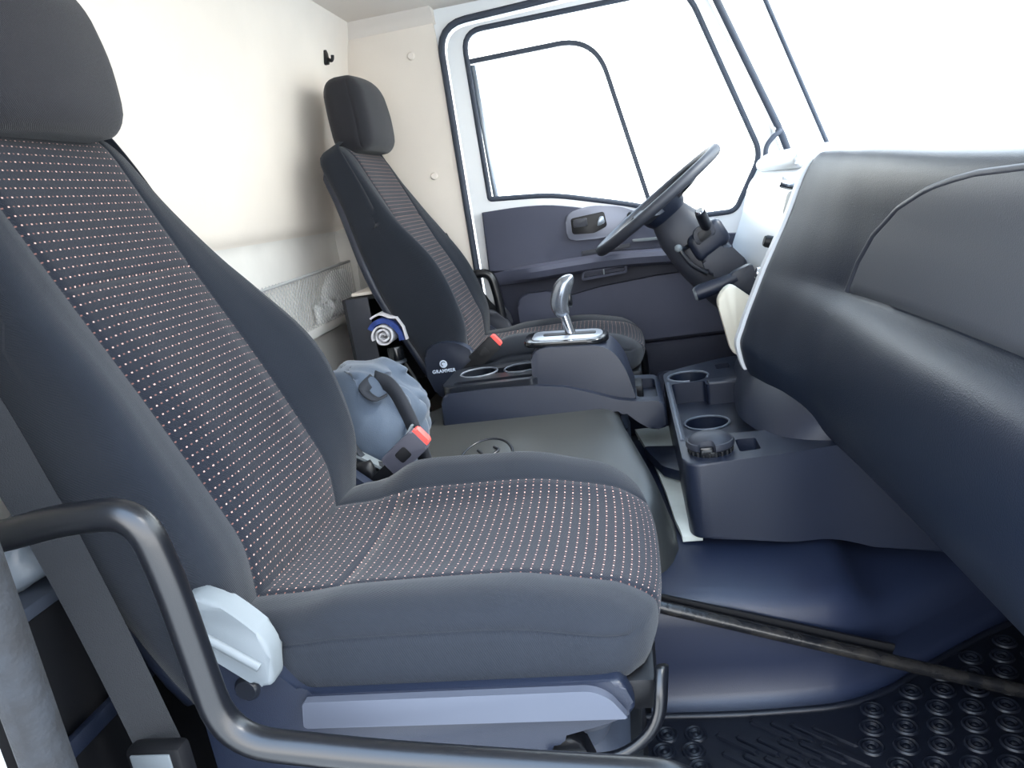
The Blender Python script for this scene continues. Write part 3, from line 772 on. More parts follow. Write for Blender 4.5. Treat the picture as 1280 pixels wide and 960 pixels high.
cut(ccb, [cyl(.132, 2.025, .053, .34, .6), pbox([(.215, 2.07), (.255, 2.075), (.255, 2.125), (.215, 2.12)], .006, .38, .6)])
# pale rims, edge highlights put into the lighter grey
tube('cup_rim', [Vector((.132+.0545*math.cos(t), 2.025+.0545*math.sin(t), .4625)) for t in [math.radians(-60+300*i/40+30) for i in range(41)]], .0035, 'rim_grey', cc, n=8)
tube('side_rim', [(.074, 1.98, .4605), (.074, 1.75, .455), (.074, 1.53, .4535)], .0045, 'rim_grey', cc, n=8)
for y_ in (1.615, 1.775):
    r_ = .0485 if y_ < 1.7 else .0535; x_ = .136 if y_ < 1.7 else .150
    tube('cup_rim', [Vector((x_+r_*math.cos(t), y_+r_*math.sin(t), .4065)) for t in [2*math.pi*i/36 for i in range(36)]], .003, 'rim_grey', cc, n=8, closed=True)
box('divider_block', .175, .26, 1.926, 1.968, .40, .466, 'plastic', cc, bev=.005)
# skirt joining console and dashboard
V = []; F = []
lo = [(.30, 2.18), (.245, 1.95), (.215, 1.72), (.228, 1.60), (.262, 1.505), (.32, 1.462), (.40, 1.445), (.50, 1.44), (.56, 1.60), (.56, 2.18)]
hi = [(.36, 2.18), (.30, 1.95), (.275, 1.76), (.292, 1.66), (.325, 1.56), (.37, 1.475), (.43, 1.42), (.53, 1.40), (.58, 1.60), (.58, 2.18)]
lo = [Vector((a, b, .447)) for a, b in lo]; hi = [Vector((a, b, .54)) for a, b in hi]
lo = cr(lo, 4, True); hi = cr(hi, 4, True); L = len(lo)
rowsk = []
for t, b in ((0, 0), (.15, .004), (.5, .010), (.85, .004), (1, 0)):
    rowsk.append([a.lerp(c_, t)+Vector((-b, 0, 0)) for a, c_ in zip(lo, hi)])
for r_ in rowsk: V += r_
for i in range(4):
    for j in range(L): F.append((i*L+j, i*L+(j+1) % L, (i+1)*L+(j+1) % L, (i+1)*L+j))
F.append(tuple(range(L))); F.append(tuple(range(4*L, 5*L))[::-1])
mesh('console_skirt', V, F, 'plastic', cc, sharp=50)

# ashtray cup standing in the near cup holder
ac = thing('ashtray_cup', 'round black ashtray cup with domed flip lid in the near cup holder', 'ashtray', (.126, 1.462, .33))
lathe('cup', [(0, .001), (.036, .001), (.039, .006), (.0425, .115), (.0445, .122), (.044, .132), (0, .132)], (.126, 1.462, .33), 'black_gloss', ac, n=32)
for i in range(22):
    t = 2*math.pi*i/22
    box('grip_rib', .126+.0436*math.cos(t)-.0026, .126+.0436*math.cos(t)+.0026, 1.462+.0436*math.sin(t)-.0026, 1.462+.0436*math.sin(t)+.0026, .438, .462, 'black_gloss', ac, bev=.001, seg=1)
ald = lathe('lid', [(0, .010), (.0455, .010), (.048, .013), (.0485, .020), (.0470, .0245), (.0445, .0255), (.0432, .0245), (.0420, .0265), (.034, .0325), (.022, .0370), (.010, .0390), (0, .0395)], (.126, 1.462, .452), 'plastic_mid', ac, n=36)
# notch with thumb catch
c = pbox([(.090, 1.395), (.135, 1.395), (.130, 1.428), (.100, 1.430)], .008, .44, .6); cut(ald, [c])
box('thumb_catch', .102, .128, 1.419, 1.428, .455, .473, 'black_gloss', ac, bev=.003)

# ================================================================== GEAR SHIFT CONSOLE
gc = thing('gear_shift_console', 'dark centre console with cup wells and gear shifter on the engine cover', 'console', (-.23, 1.94, .45))
basep = [(-.522, .450), (-.518, .528), (-.505, .540), (-.40, .543), (-.27, .538), (-.19, .526), (-.12, .503), (-.06, .480), (-.01, .470), (.03, .468), (.055, .462), (.058, .395), (.02, .390), (-.015, .415), (-.05, .450), (-.18, .452), (-.35, .452)]
basep = rpoly(basep, .012, 3)
gcb = prism('console_base', basep, 'y', 1.805, 2.075, 'plastic', gc, bev=.014, seg=4, fn=lambda v: Vector((v.x, v.y+(.02 if v.y < 1.94 else -.02)*ss(.47, .57, v.z), v.z)))
# raised rear tray with wells
tray = prism('cup_tray', rpoly([(-.520, 1.86), (-.50, 1.826), (-.272, 1.826), (-.255, 1.84), (-.255, 2.04), (-.272, 2.054), (-.50, 2.054), (-.520, 2.02)], .02), 'z', .532, .556, 'plastic_smooth', gc, bev=.005, seg=3)
wells = [(-.438, 1.965, .050), (-.315, 1.965, .048)]
for o in (gcb, tray):
    cut(o, [cyl(x, y, r, .47, .7) for x, y, r in wells])
    cut(o, [pbox([(-.39, 1.935), (-.36, 1.935), (-.36, 1.995), (-.39, 1.995)], .004, .48, .7)])
    cut(o, [pbox([(-.49, 1.850), (-.275, 1.850), (-.275, 1.880), (-.49, 1.880)], .013, .515, .7)])
for x, y, r in wells:
    tube('well_rim', [Vector((x+(r+.002)*math.cos(t), y+(r+.002)*math.sin(t), .5565)) for t in [2*math.pi*i/36 for i in range(36)]], .003, 'rim_grey', gc, n=8, closed=True)
# shifter tower
tow = rpoly([(-.272, .520), (-.270, .616), (-.235, .628), (-.095, .618), (-.058, .598), (-.032, .552), (-.012, .465), (-.12, .470)], [.005, .016, .03, .05, .05, .06, .01, .01], 6)
prism('shifter_tower', tow, 'y', 1.832, 2.048, 'plastic', gc, bev=.014, seg=4, fn=lambda v: Vector((v.x, v.y+(.016 if v.y < 1.94 else -.016)*ss(.50, .64, v.z), v.z)))
pz = lambda x: .6305-(x+.26)*.06
def tilt(v): return Vector((v.x, v.y, v.z+pz(v.x)))
bezel = prism('shifter_bezel', rpoly([(-.285, 1.862), (-.085, 1.862), (-.062, 1.94), (-.085, 2.018), (-.285, 2.018), (-.292, 1.94)], [.03, .05, .06, .05, .03, .04], 6), 'z', -.004, .010, 'black_gloss', gc, bev=.005, seg=3, fn=tilt)
plate = prism('shifter_plate', rpoly([(-.268, 1.882), (-.092, 1.882), (-.080, 1.94), (-.092, 1.998), (-.268, 1.998)], .022, 6), 'z', .006, .0135, 'plate_silver', bezel, bev=.002, fn=tilt)
prism('shift_slot', rpoly([(-.240, 1.925), (-.100, 1.925), (-.100, 1.955), (-.240, 1.955)], .008), 'z', .010, .0160, 'black', bezel, bev=.001, fn=tilt)
lever = tube('shift_lever', [(-.162, 1.94, .618), (-.170, 1.94, .655), (-.180, 1.94, .705)], .0135, 'chrome', gc, n=18)
# knob: lofted bulb leaning forward
ks = [(-.178, .690, .0150, .016), (-.181, .698, .0195, .020), (-.184, .714, .0240, .0245), (-.182, .734, .0270, .0280), (-.176, .754, .0285, .0300), (-.170, .770, .0275, .0295), (-.166, .783, .0235, .0260), (-.164, .791, .0160, .0180), (-.163, .795, .005, .006)]
V = []; F = []; n = 20
ksp = cr([(a, b, c) for a, b, c, d in ks], 3); ksd = cr([(d, 0, 0) for a, b, c, d in ks], 3)
for p, d in zip(ksp, ksd):
    for i in range(n):
        t = 2*math.pi*i/n; V.append((p.x+d.x*math.cos(t), 1.94+p.z*math.sin(t), p.y+.25*d.x*math.cos(t)))
for i in range(len(ksp)-1):
    for j in range(n): F.append((i*n+j, i*n+(j+1) % n, (i+1)*n+(j+1) % n, (i+1)*n+j))
F.append(tuple(range(n))); F.append(tuple(range((len(ksp)-1)*n, len(ksp)*n)))
kb = mesh('shift_knob', V, F, 'lever_silver', gc)
box('knob_button', -.165, -.1510, 1.928, 1.952, .710, .755, 'black_gloss', kb, bev=.010, seg=3)
# small open tray at the front end
ft = prism('front_tray', rpoly([(-.03, 1.822), (.052, 1.826), (.060, 1.85), (.060, 2.03), (.052, 2.054), (-.03, 2.058)], .014), 'z', .43, .480, 'plastic', gc, bev=.005, seg=3)
c = pbox([(-.018, 1.842), (.044, 1.842), (.044, 2.038), (-.018, 2.038)], .012, .440, .6); cut(ft, [c])
cut(gcb, [pbox([(-.012, 1.848), (.040, 1.848), (.040, 2.032), (-.012, 2.032)], .012, .442, .6)])
box('tray_block', -.016, .006, 1.94, 2.03, .4405, .474, 'black', gc, bev=.004)

# ================================================================== SEATS
UPA, NRM = Vector((-.396, 0, .918)), Vector((.918, 0, .396))
def seat(name, label, oy, dx, dz, inb):
    """inb: +1 / -1 side (in y) where the inner belt buckle sits"""
    O = Vector((dx, oy, dz)); st = thing(name, label, 'seat', (dx-.3, oy, 0), 'high-back cab seats')
    # ---- cushion
    HW, SW = .247, .150
    def dfc(p, raw):
        x, y, z = p; rx, ry, rz = raw
        top = ss(.46, .525, z); a = abs(y)
        inn = 1.0 if y*inb > 0 else .36
        hb = lerp_tab([(-.61, -.006), (-.50, .014), (-.40, .050), (-.25, .044), (-.10, .028), (0, .014)], x)
        z += top*(inn*hb*gs(a, .205, .060)-.008*gs(a, 0, .13))
        z += top*(.004*ss(-.5, -.25, x)-.024*ss(-.20, 0, x))
        # seams pull the cloth in
        if rz > .47: z -= .0045*top*gs(abs(ry), SW, .0045)
        if abs(ry) < SW: z -= top*.005*gs(rx, -.435, .0045)
        if abs(ry) > .225:
            s = math.copysign(1, y); y += s*(.006*gs(z, .455, .03)-.004*gs(rz, .500, .004)); y -= s*.02*ss(-.45, -.6, x)
        if rx > -.02: x -= .004*gs(abs(ry), SW, .0045); x += .008*gs(z, .47, .03)*(1-(y/.30)**2)
        x -= .028*(a/HW)**3*ss(-.2, 0, x)
        y *= 1-.03*ss(-.1, 0, x)
        return Vector((x, y, z))+O
    xs = arr(-.61, -.008, .022, (-.435,)); ys2 = arr(-HW, HW, .022, (-SW, SW)); zs = arr(.425, .53, .013, (.500,))
    rgrid(xs, ys2, zs, (.03, .055, .035, .035, .02, .045), dfc,
          [('cushion_insert', 'fabric_dots', lambda s, c: abs(c[1]) < SW and ((s == '+z') or (s == '+x' and c[2] > .44))), ('cushion', 'fabric', None)], st)
    # ---- backrest (x = depth, y = width, z = length along the spine)
    LB, BW = .825, .245
    def dfb(p, raw):
        c, b, a = p; rc, rb, ra = raw; s = math.copysign(1, b) if b else 1
        front = ss(-.06, -.005, c); ab = abs(b)
        bol = max(0.0, min(1.0, (ab-.135)/.10))**1.2
        B = (.064*gs(a, .34, .20)+.012*gs(a, .12, .12))*ss(-.06, .22, a)*(1.15 if b*inb > 0 else .72)-.012*ss(.6, .78, a)
        c += front*(bol*B + .020*gs(a, .32, .18)*(1-ss(.10, .16, ab)) - .046*ss(.17, .02, a))
        mid = ss(-.15, -.02, c)
        c += (1-front)*mid*bol*B*.5
        # thinner towards the top
        if c < -.04: c += (1-front)*.045*ss(.35, .78, a)
        if rc > -.01:
            c -= .005*gs(abs(rb), SW, .0045)
            if abs(rb) < SW: c -= .0045*gs(ra, .555, .0045)
        if abs(rb) > BW-.012: b -= s*.005*gs(rc, -.028, .0045)
        k = lerp_tab([(-.02, 1.05), (.12, 1.15), (.30, 1.27), (.48, 1.02), (.70, .66), (.80, .58)], a)
        if ab > SW: b = s*(SW+(ab-SW)*k)
        return Vector((-.495, 0, .470))+UPA*a+NRM*c+Vector((0, b, 0))+O
    xs = arr(-.15, 0, .016, (-.028,)); ys2 = arr(-BW, BW, .022, (-SW, SW)); zs = arr(-.02, LB, .024, (.555,))
    rgrid(xs, ys2, zs, (.03, .04, .035, .035, .03, .075), dfb,
          [('backrest_insert', 'fabric_dots', lambda s, c: s == '+x' and abs(c[1]) < SW and c[2] < LB-.02), ('backrest', 'fabric', None)], st)
    # hard shell behind the backrest
    def dfs(p, raw):
        c, b, a = p
        if c < -.04: c += .045*ss(.35, .78, a)
        b *= 1+.06*gs(a, .3, .2)-.20*ss(.42, .80, a)
        return Vector((-.495, 0, .470))+UPA*a+NRM*c+Vector((0, b, 0))+O
    rgrid(arr(-.168, -.135, .011), arr(-.240, .240, .045), arr(0, .785, .05), (.015, .012, .02, .02, .03, .06), dfs, [('back_shell', 'plastic', None)], st)
    # ---- headrest, upright
    HX0, HX1 = -.868, -.735
    def dfh(p, raw):
        x, y, z = p; ay = abs(raw[1])
        t = (z-1.195)/.215
        x += -.012*t+.008*gs(t, .45, .4)*ss(-.85, -.77, x)-.018*(y/.14)**2*ss(-.83, -.77, x)
        y *= 1-.10*ss(.45, 1, t)-.03*ss(.25, 0, t)
        if raw[0] > HX1-.03 or raw[0] < HX0+.02 or raw[2] > 1.38 or raw[2] < 1.22:
            y2 = .0
        if ay > .135: y -= math.copysign(.003*gs(raw[0], HX1-.028, .004), y)
        return Vector((x, y, z))+O
    rgrid(arr(HX0, HX1, .015, (HX1-.028,)), arr(-.150, .150, .018), arr(1.190, 1.415, .018), (.045, .040, .03, .03, .045, .060), dfh, [('headrest', 'headrest_fabric', None)], st)
    for s in (-1, 1):
        tube('headrest_post', [Vector((-.852, s*.055, 1.14))+O, Vector((-.815, s*.055, 1.245))+O], .0065, 'chrome', st, n=12)
        lathe('post_sleeve', [(.008, .008), (.013, .006), (.015, 0), (.015, -.01)], Vector((-.838, s*.055, 1.186))+O, 'plastic_smooth', st, n=14, axis=Vector((.25, 0, 1)))
    # ---- base, side valances, recliner covers
    for s in (-1, 1):
        y0, y1 = sorted((s*.240, s*.266)); Y = lambda v: (O.y+v)
        sh = lambda pts: [(a+dx, b+dz) for a, b in pts]
        prism('side_valance', rpoly(sh([(-.60, .535), (-.565, .560), (-.50, .500), (-.455, .450), (-.06, .450), (-.045, .410), (-.075, .395), (-.145, .375), (-.165, .335), (-.20, .275), (-.56, .275), (-.60, .33)]), .012, 4), 'y', Y(y0), Y(y1), 'plastic', st, bev=.006, seg=3)
        y0, y1 = sorted((s*.262, s*.278))
        prism('trim_bar', rpoly(sh([(-.452, .447), (-.095, .447), (-.075, .437), (-.056, .408), (-.458, .410)]), [.004, .01, .01, .004, .004], 4), 'y', Y(y0), Y(y1), 'silver' if s != inb else 'plastic', st, bev=.005, seg=3)
        if s != inb:
            y0, y1 = sorted((s*.250, s*.284))
            rcv = prism('recliner_cover', rpoly(sh([(-.575, .605), (-.535, .600), (-.500, .568), (-.472, .535), (-.480, .474), (-.503, .478), (-.555, .522), (-.59, .548)]), [.02, .02, .03, .02, .012, .008, .02, .015], 3), 'y', Y(y0), Y(y1), 'light_grey' if inb > 0 else 'plastic_mid', st, bev=.006, seg=3)
            tube('cover_ridge', [Vector((x+dx, O.y+s*.285, z+dz)) for x, z in ((-.565, .560), (-.53, .535), (-.49, .505))], .006, 'light_grey' if inb > 0 else 'plastic_mid', rcv, n=10)
            lathe('screw_cap', [(0, .006), (.013, .006), (.0165, .002), (.017, 0)], (-.527+dx, O.y+s*.266, .463+dz), 'plastic_smooth', st, n=24, axis=Vector((0, s, 0)))
        elif s < 0:
            y0, y1 = sorted((s*.250, s*.286))
            rcv = prism('recliner_cover', rpoly(sh([(-.665, .50), (-.66, .585), (-.60, .600), (-.54, .585), (-.50, .545), (-.52, .42), (-.64, .42)]), [.03, .04, .05, .04, .03, .03, .03], 5), 'y', Y(y0), Y(y1), 'plastic', st, bev=.010, seg=4)
            if s < 0:
                lathe('cover_emblem', [(0, .0015), (.0115, .0015), (.012, 0)], (-.607+dx, O.y+s*.2865, .531+dz), 'logo_print', rcv, n=20, axis=Vector((0, s, 0)))
                tx = bpy.data.curves.new('cover_lettering', 'FONT'); tx.body = 'GRAMMER'; tx.size = .0145; tx.align_x = 'CENTER'; tx.extrude = .0004; tx.offset = .0004; tx.space_character = 1.1
                to = bpy.data.objects.new('tmp', tx); C.objects.link(to); bpy.context.view_layer.update()
                me = bpy.data.meshes.new_from_object(to.evaluated_get(bpy.context.evaluated_depsgraph_get())); bpy.data.objects.remove(to)
                me.materials.clear(); me.materials.append(MATS['logo_print'])
                lo_ = bpy.data.objects.new('cover_lettering', me); C.objects.link(lo_); lo_.parent = rcv
                lo_.rotation_euler = (math.pi/2, 0, 0); lo_.location = Vector((-.609+dx, O.y+s*.2868, .505+dz))-wloc(rcv)
                sw = [Vector((-.607+dx+.008*math.cos(t)*(1-.03*i), O.y+s*.2882, .531+dz+.008*math.sin(t)*(1-.03*i))) for i, t in enumerate([.6+3.9*k/14 for k in range(15)])]
                tube('emblem_swirl', sw, .0014, 'plastic', rcv, n=6)
    box('seat_pan', dx-.58, dx-.02, oy-.238, oy+.238, .385+dz, .430+dz, 'black', st, bev=.01)
    # suspension: bellows between pan and floor
    V = []; F = []; R0 = rpoly([(-.52, -.19), (-.08, -.19), (-.08, .19), (-.52, .19)], .05, 5); n = len(R0)
    lv = []
    for i in range(9):
        z = .10+(.29+dz)*i/8; k = 1.0 if i % 2 == 0 else .93; lv.append((z, k))
    for z, k in lv: V += [(dx-.3+(p[0]+.3)*k, oy+p[1]*k, z) for p in R0]
    for i in range(len(lv)-1):
        for j in range(n): F.append((i*n+j, i*n+(j+1) % n, (i+1)*n+(j+1) % n, (i+1)*n+j))
    F.append(tuple(range(n))); F.append(tuple(range((len(lv)-1)*n, len(lv)*n)))
    mesh('suspension_bellows', V, F, 'rubber', st, sharp=20)
    box('seat_plinth', dx-.56, dx-.06, oy-.215, oy+.215, .0, .105, 'black', st, bev=.008)
    # height lever: bent black rod at the front outer corner
    s = -inb
    hl = fillet([Vector((-.012, s*.245, .452))+O, Vector((-.022, s*.262, .385))+O, Vector((-.07, s*.275, .352))+O, Vector((-.16, s*.272, .350))+O], .03, 6)
    V, F = sweep(hl, [(a*.8, b*1.3) for a, b in circ(.0085, 12)], False); mesh('height_lever', V, F, 'tube_black', st)
    prism('lever_foot', rpoly([(-.20+dx, .30+dz), (-.20+dx, .365+dz), (-.12+dx, .365+dz), (-.10+dx, .30+dz)], .02), 'y', *sorted((O.y+s*.225, O.y+s*.255)), 'black', st, bev=.006)
    # inner buckle: stalk, body and red release button
    bx, bz_ = (-.470, .555)
    yb = s and O.y+inb*.315
    d = Vector((.80, 0, .60)).normalized(); q = Vector((-d.z, 0, d.x))
    base = Vector((-.520+dx, yb, .520+dz))
    def along(t, w): return base+d*t+q*w
    def bprism(nm, t0, t1, w0, w1, h, m, par, bev=.006):
        pts = [along(t0, w0), along(t1, w0), along(t1, w1), along(t0, w1)]
        return prism(nm, rpoly([(p.x, p.z) for p in pts], .006), 'y', yb-h, yb+h, m, par, bev=bev, seg=3)
    bk = bprism('buckle_body', .02, .112, -.024, .024, .013, 'buckle_grey' if inb > 0 else 'black', st)
    bprism('buckle_button', .105, .122, -.019, .021, .010, 'red', bk, .004)
    bprism('buckle_label', .050, .078, -.012, .012, .0137, 'black', bk, .0005)
    strip('buckle_stalk', [along(.03, 0), along(-.03, 0), along(-.09, .0)], .022, .010, 'black', st, up=Vector((0, 1, 0)))
    return st
near = seat('passenger_seat', 'dotted charcoal fabric high-back seat closest to the camera', 1.008, 0, 0, 1)
far = seat('driver_seat', 'dotted charcoal fabric high-back seat behind the steering wheel', 2.405, .03, .03, -1)

# ================================================================== RAILS AND BELTS
rail_path = [(-.80, .748), (-.66, .750), (-.585, .764), (-.495, .766), (-.482, .690), (-.470, .500), (-.30, .474), (-.10, .452), (.02, .44), (.03, .03)]
def rail(name, label, y, yw):
    t = thing(name, label, 'grab rail', (-.4, y, .01), 'bent tube rails beside the seats')
    pts = [Vector((-.80, yw, .748))] + [Vector((x, y, z)) for x, z in rail_path]
    tube('tube', fillet(pts, .055, 8), .0165, 'tube_black', t, n=18)
    lathe('wall_flange', [(0, .008), (.026, .008), (.030, 0)], pts[0], 'black', t, n=20, axis=Vector((0, 1 if yw < y else -1, 0)))
    lathe('floor_flange', [(0, .010), (.028, .010), (.034, 0)], (.03, y, .0075 if y < 1 else .0), 'black', t, n=20)
rail('grab_rail', 'thick black bent tube rail in the lower left foreground', .605, .49)
rail('grab_rail', 'black bent tube rail between driver seat and door', 2.685, 2.741)
def belt(name, label, path, w, y_up):
    t = thing(name, label, 'seat belt', path[-1], 'seat belts')
    V, F = sweep(cr(path, 6), [(-w/2, -.0012), (w/2, -.0012), (w/2, .0012), (-w/2, .0012)], False, up=y_up); mesh('strap', V, F, 'belt', t, sharp=40)
    return t
sb = belt('seat_belt', 'grey webbing seat belt hanging beside the nearest seat', [(-.76, .53, 1.45), (-.715, .66, .95), (-.697, .695, .76), (-.687, .70, .699), (-.659, .70, .557), (-.635, .70, .411), (-.622, .70, .33)], .048, Vector((-.66, .75, -.1)))
box('belt_anchor', -.66, -.585, .668, .694, .365, .437, 'black', sb, bev=.008)
box('anchor_label', -.650, -.598, .6655, .669, .405, .431, 'light_grey', sb, bev=.001)
box('floor_anchor', -.65, -.60, .675, .725, .004, .345, 'black', sb, bev=.006)
lathe('belt_guide', [(0, .02), (.03, .02), (.034, .012), (.034, 0)], (-.765, .486, 1.455), 'black', sb, n=20, axis=Vector((0, 1, 0)))
sb2 = belt('seat_belt', 'dark webbing seat belt with latch tongue at the driver door side', [(-.66, 2.715, .92), (-.61, 2.715, .80), (-.545, 2.714, .66), (-.50, 2.712, .585), (-.495, 2.71, .45)], .044, Vector((-.4, 1, 0)))
prism('latch_tongue', rpoly([(-.512, .600), (-.470, .640), (-.445, .600), (-.440, .565), (-.475, .560)], .006), 'y', 2.696, 2.706, 'plastic_mid', sb2, bev=.002)
box('tongue_tip', -.53, -.485, 2.698, 2.702, .592, .606, 'chrome', sb2, bev=.001)

# buckle bracket: pale V of plates beside the near seat
bb = thing('buckle_bracket', 'pale steel V-shaped bracket behind the inner buckle of the nearest seat', 'bracket', (-.53, 1.37, .45))
strip('bracket_plate', [(-.60, 1.355, .569), (-.524, 1.365, .512)], .030, .005, 'light_grey', bb, up=Vector((0, 0, 1)))
strip('bracket_plate', [(-.524, 1.365, .510), (-.465, 1.39, .594)], .005, .026, 'light_grey', bb, up=Vector((0, 1, 0)))
box('bracket_foot', -.56, -.50, 1.345, 1.395, .447, .512, 'black', bb, bev=.006)

# ================================================================== THINGS BEHIND THE SEATS
# grey cloth bag on the engine cover
bag = thing('cloth_bag', 'slumped blue-grey cloth bag between the seats', 'bag', (-.60, 1.50, .43))
def df_bag(p, raw):
    x, y, z = p; t = (z-.435)/.27
    n1 = noise.noise(Vector((x*9, y*9, z*7)))*.022+(abs(noise.noise(Vector((x*13+y*6, y*13, z*7))))-.2)*.040+(abs(noise.noise(Vector((x*25, y*20-z*18, z*12))))-.2)*.018
    n2 = noise.noise(Vector((y*10+5, z*8, x*9)))*.02
    wx = 1-.30*ss(.55, 1.0, t)+.06*gs(t, .35, .3)
    x = -.605+(x+.605)*wx+.02*t+n1; y = 1.50+(y-1.50)*(1-.25*ss(.5, 1, t))+n2
    z += .02*noise.noise(Vector((x*12, y*12, 3)))*ss(.5, 1, t)-.03*ss(-.57, -.50, x)*ss(.6, 1, t)
    # sharp crease down the middle
    x -= .012*gs(y, 1.455, .012)*ss(.3, .8, t)
    return Vector((x, y, max(z, .432)))
rgrid(arr(-.735, -.500, .010), arr(1.385, 1.625, .012), arr(.435, .710, .010), (.05, .05, .05, .05, .03, .06), df_bag, [('bag_body', 'bag_cloth', None)], bag)
V, F = sweep(cr([(-.545, 1.44, .690), (-.505, 1.42, .672), (-.478, 1.405, .62), (-.462, 1.40, .555), (-.452, 1.40, .48), (-.455, 1.41, .445)], 6), [(-.017, -.0015), (.017, -.0015), (.017, .0015), (-.017, .0015)], False, up=Vector((0, 1, 0))); mesh('carry_strap', V, F, 'strap_dark', bag)
V, F = sweep(cr([(-.545, 1.44, .690), (-.56, 1.41, .675), (-.535, 1.395, .655), (-.51, 1.40, .66)], 6), [(-.012, -.0015), (.012, -.0015), (.012, .0015), (-.012, .0015)], False, up=Vector((0, 1, 0))); mesh('strap_fold', V, F, 'strap_dark', bag)
V, F = sweep(cr([(-.618, 1.372, .60), (-.606, 1.352, .625), (-.592, 1.35, .60), (-.578, 1.352, .565), (-.56, 1.358, .535), (-.525, 1.362, .522)], 6), [(-.010, -.0015), (.010, -.0015), (.010, .0015), (-.010, .0015)], False, up=Vector((0, 1, 0))); mesh('strap_loop', V, F, 'strap_dark', bag)
# black folded fabric tucked under the bag
bc_ = thing('black_cloth', 'crumpled black perforated cloth tucked beside the nearest backrest', 'cloth', (-.60, 1.36, .42))
def df_cl(p, raw):
    x, y, z = p; k = noise.noise(Vector((x*30, y*30, z*25)))*.014+noise.noise(Vector((x*60, y*55, z*50)))*.006
    return Vector((x+k, y+k*.6, max(z+k, .37)))
rgrid(arr(-.66, -.535, .008), arr(1.318, 1.345, .007), arr(.42, .545, .008), (.02, .02, .012, .012, .02, .025), df_cl, [('cloth_body', 'black', None)], bc_)
# open dark box behind the driver seat
bxo = thing('storage_box', 'open dark storage box against the rear wall behind the driver seat', 'box', (-.87, 2.4, .01))
box('side_panel', -.875, -.800, 2.195, 2.207, .01, .785, 'plastic_mid', bxo, bev=.002)
box('side_panel', -.875, -.800, 2.640, 2.652, .01, .785, 'plastic_mid', bxo, bev=.002)
box('back_panel', -.885, -.873, 2.195, 2.652, .01, .785, 'black', bxo, bev=.002)
box('top_panel', -.875, -.690, 2.209, 2.638, .775, .787, 'black', bxo, bev=.002)
box('shelf', -.873, -.700, 2.209, 2.638, .40, .412, 'black', bxo, bev=.002)
box('bottom_panel', -.873, -.700, 2.209, 2.638, .01, .022, 'black', bxo, bev=.002)
box('carpet_ledge', -.86, -.695, 2.215, 2.62, .789, .800, 'cream', bxo, bev=.004)
# black bottle and a rolled cloth on it
bt = thing('black_bottle', 'tall black cylinder bottle standing behind the driver seat', 'bottle', (-.735, 2.17, .0))
lathe('bottle_body', [(0, .001), (.036, .001), (.040, .006), (.040, .50), (.034, .54), (.022, .56), (.022, .585), (.026, .587), (.026, .62), (.024, .625), (0, .625)], (-.735, 2.17, 0), 'black_gloss', bt, n=24)
lathe('neck_ring', [(.0225, .570), (.0285, .572), (.0285, .580), (.0225, .582)], (-.735, 2.17, 0), 'steel', bt, n=24)
tube('carry_cord', cr([(-.705, 2.15, .57), (-.675, 2.13, .52), (-.665, 2.13, .47), (-.69, 2.14, .44)], 6), .005, 'black', bt, n=8)
rc_ = thing('rolled_towel', 'rolled white and blue towel beside the driver seat', 'towel', (-.745, 2.17, .63))
cx_, cz_ = -.748, .668
sp = [(cx_+(.005+.030*t/16.0)*math.cos(t), cz_+(.005+.030*t/16.0)*math.sin(t)) for t in [16.0*i/80 for i in range(81)]]
def ribbon(name, pts, th, y0, y1, m, par):
    V = []; F = []; n = len(pts); P = [Vector(p) for p in pts]
    for i in range(n):
        t = (P[min(i+1, n-1)]-P[max(i-1, 0)]).normalized(); nn = Vector((-t.y, t.x))*th/2
        a, b = P[i]+nn, P[i]-nn
        w = .004*math.sin(i*.7)
        V += [(a.x, y0+w, a.y), (b.x, y0+w, b.y), (b.x, y1, b.y), (a.x, y1, a.y)]
    for i in range(n-1):
        for j in range(4): F.append((i*4+j, i*4+(j+1) % 4, (i+1)*4+(j+1) % 4, (i+1)*4+j))
    F.append((0, 1, 2, 3)); F.append(tuple(range(n*4-4, n*4)))
    return mesh(name, V, F, m, par, sharp=50)
ribbon('rolled_layers', sp, .0055, 2.12, 2.26, 'cloth_white', rc_)
o1 = [(cx_+.0460*math.cos(t), cz_+.0460*math.sin(t)) for t in [math.radians(150-130*i/20) for i in range(21)]]
ribbon('blue_wrap', o1 + [(cx_+.052, cz_+.0), (cx_+.053, cz_-.02)], .015, 2.125, 2.265, 'cloth_blue', rc_)
o2 = [(cx_-.034+.01*i, cz_+.056+.010*math.sin(i*.55)) for i in range(7)] + [(cx_+.050, cz_+.050), (cx_+.065, cz_+.02), (cx_+.068, cz_-.020)]
ribbon('white_flap', o2, .006, 2.13, 2.27, 'cloth_white', rc_)

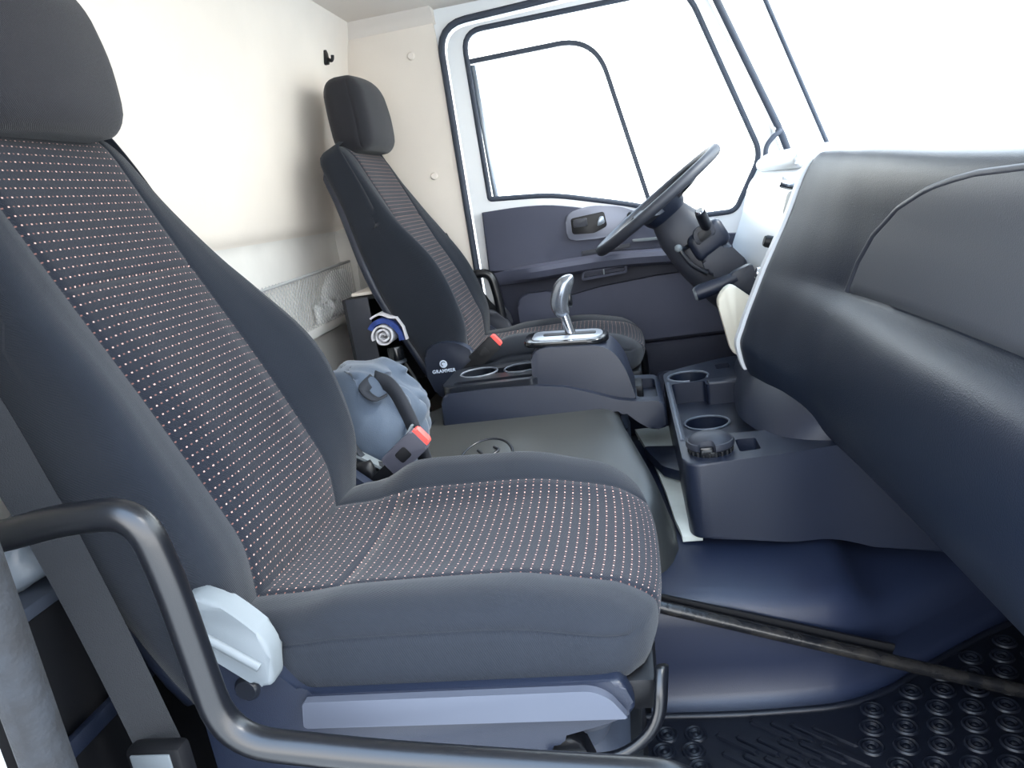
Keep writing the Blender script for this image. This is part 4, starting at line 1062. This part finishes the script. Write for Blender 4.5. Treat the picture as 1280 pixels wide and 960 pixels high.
# net pocket on the rear wall with a crumpled packet
npk = thing('net_pocket', 'grey mesh net pocket stretched over the rear wall below the ledge', 'net', (-.99, 2.2, .70))
tube('top_cord', [(-.992, 1.55, .862), (-.985, 2.0, .872), (-.985, 2.59, .884)], .005, 'net', npk, n=8)
box('bottom_rail', -1.028, -.985, 1.55, 2.60, .680, .712, 'grey_wall', npk, bev=.006)
box('end_post', -1.028, -.985, 2.585, 2.605, .68, .885, 'grey_wall', npk, bev=.005)
V = []; F = []
def strand(p, q, r=.0010):
    d = (q-p).normalized(); a = d.cross(Vector((1, 0, 0))).normalized()*r; b = Vector((r, 0, 0)); i = len(V)
    for c in (p, q): V.extend([c+b, c-b*.5+a*.87, c-b*.5-a*.87])
    for j in range(3): F.append((i+j, i+(j+1) % 3, i+3+(j+1) % 3, i+3+j))
y = 1.40
while y < 2.62:
    for sgn in (-1, 1):
        p, q = Vector((-.988, y, .71)), Vector((-.986, y+sgn*.17, .878))
        if 1.55 < p.y < 2.585 and 1.55 < q.y < 2.585: strand(p, q)
        elif sgn > 0 and q.y >= 2.585 and p.y < 2.585:
            t = (2.585-p.y)/(q.y-p.y); strand(p, p.lerp(q, t))
        elif sgn < 0 and p.y >= 2.585 and q.y < 2.585:
            t = (2.585-p.y)/(q.y-p.y); strand(p.lerp(q, t), q)
    y += .021
nm_ = mesh('netting', V, F, 'net', npk, smooth=False, recalc=False); nm_['kind'] = 'stuff'
pk = thing('crumpled_packet', 'crumpled white plastic packet inside the net pocket', 'packet', (-1.01, 2.42, .72))
def df_pk(p, raw):
    x, y, z = p; k = noise.noise(Vector((y*22, z*22, 1)))*.012+noise.noise(Vector((y*50, z*50, 4)))*.006
    return Vector((x+k*.5, y+k*1.5, max(.7135, z+k-.10*ss(2.45, 2.28, y)*(1 if z > .78 else 0))))
rgrid(arr(-1.022, -.990, .012), arr(2.27, 2.570, .012), arr(.714, .862, .012), (.011, .011, .03, .03, .02, .04), df_pk, [('packet_body', 'paper', None)], pk)
# coat hook
hk = thing('coat_hook', 'small black coat hook high on the rear wall', 'hook', (-.90, 2.525, 1.54))
hx = -.915
prism('hook_plate', rpoly([(2.512, 1.530), (2.512, 1.575), (2.536, 1.575), (2.536, 1.530)], .008), 'x', -.925, -.892, 'black', hk, bev=.003)
tube('hook_arm', cr([(-.893, 2.524, 1.548), (-.882, 2.524, 1.540), (-.876, 2.524, 1.546), (-.874, 2.524, 1.556)], 5), .0055, 'black', hk, n=10, scales=None)
# dark locker behind the nearest seat, with a clear bag hanging in front
lk = thing('rear_locker', 'low black locker on the floor behind the nearest seat', 'locker', (-.85, .9, .0))
box('locker_body', -1.02, -.76, .53, 1.28, .001, .60, 'black', lk, bev=.01)
box('locker_lid', -1.02, -.75, .525, 1.285, .602, .622, 'rubber', lk, bev=.006)
box('locker_rail', -.748, -.735, .55, 1.26, .42, .445, 'plastic', lk, bev=.004)
cb = thing('plastic_bag', 'crumpled translucent grey plastic bag behind the hanging belt', 'plastic bag', (-.81, .78, .62))
def df_cb(p, raw):
    x, y, z = p; k = noise.noise(Vector((x*20, y*20, z*20)))*.02+noise.noise(Vector((x*45, y*45, z*45)))*.01
    return Vector((x+k, y+k, max(.623, z+k)))
rgrid(arr(-.86, -.765, .012), arr(.72, .86, .012), arr(.624, .70, .012), (.03, .03, .04, .04, .01, .035), df_cb, [('bag_film', 'clear_bag', None)], cb)
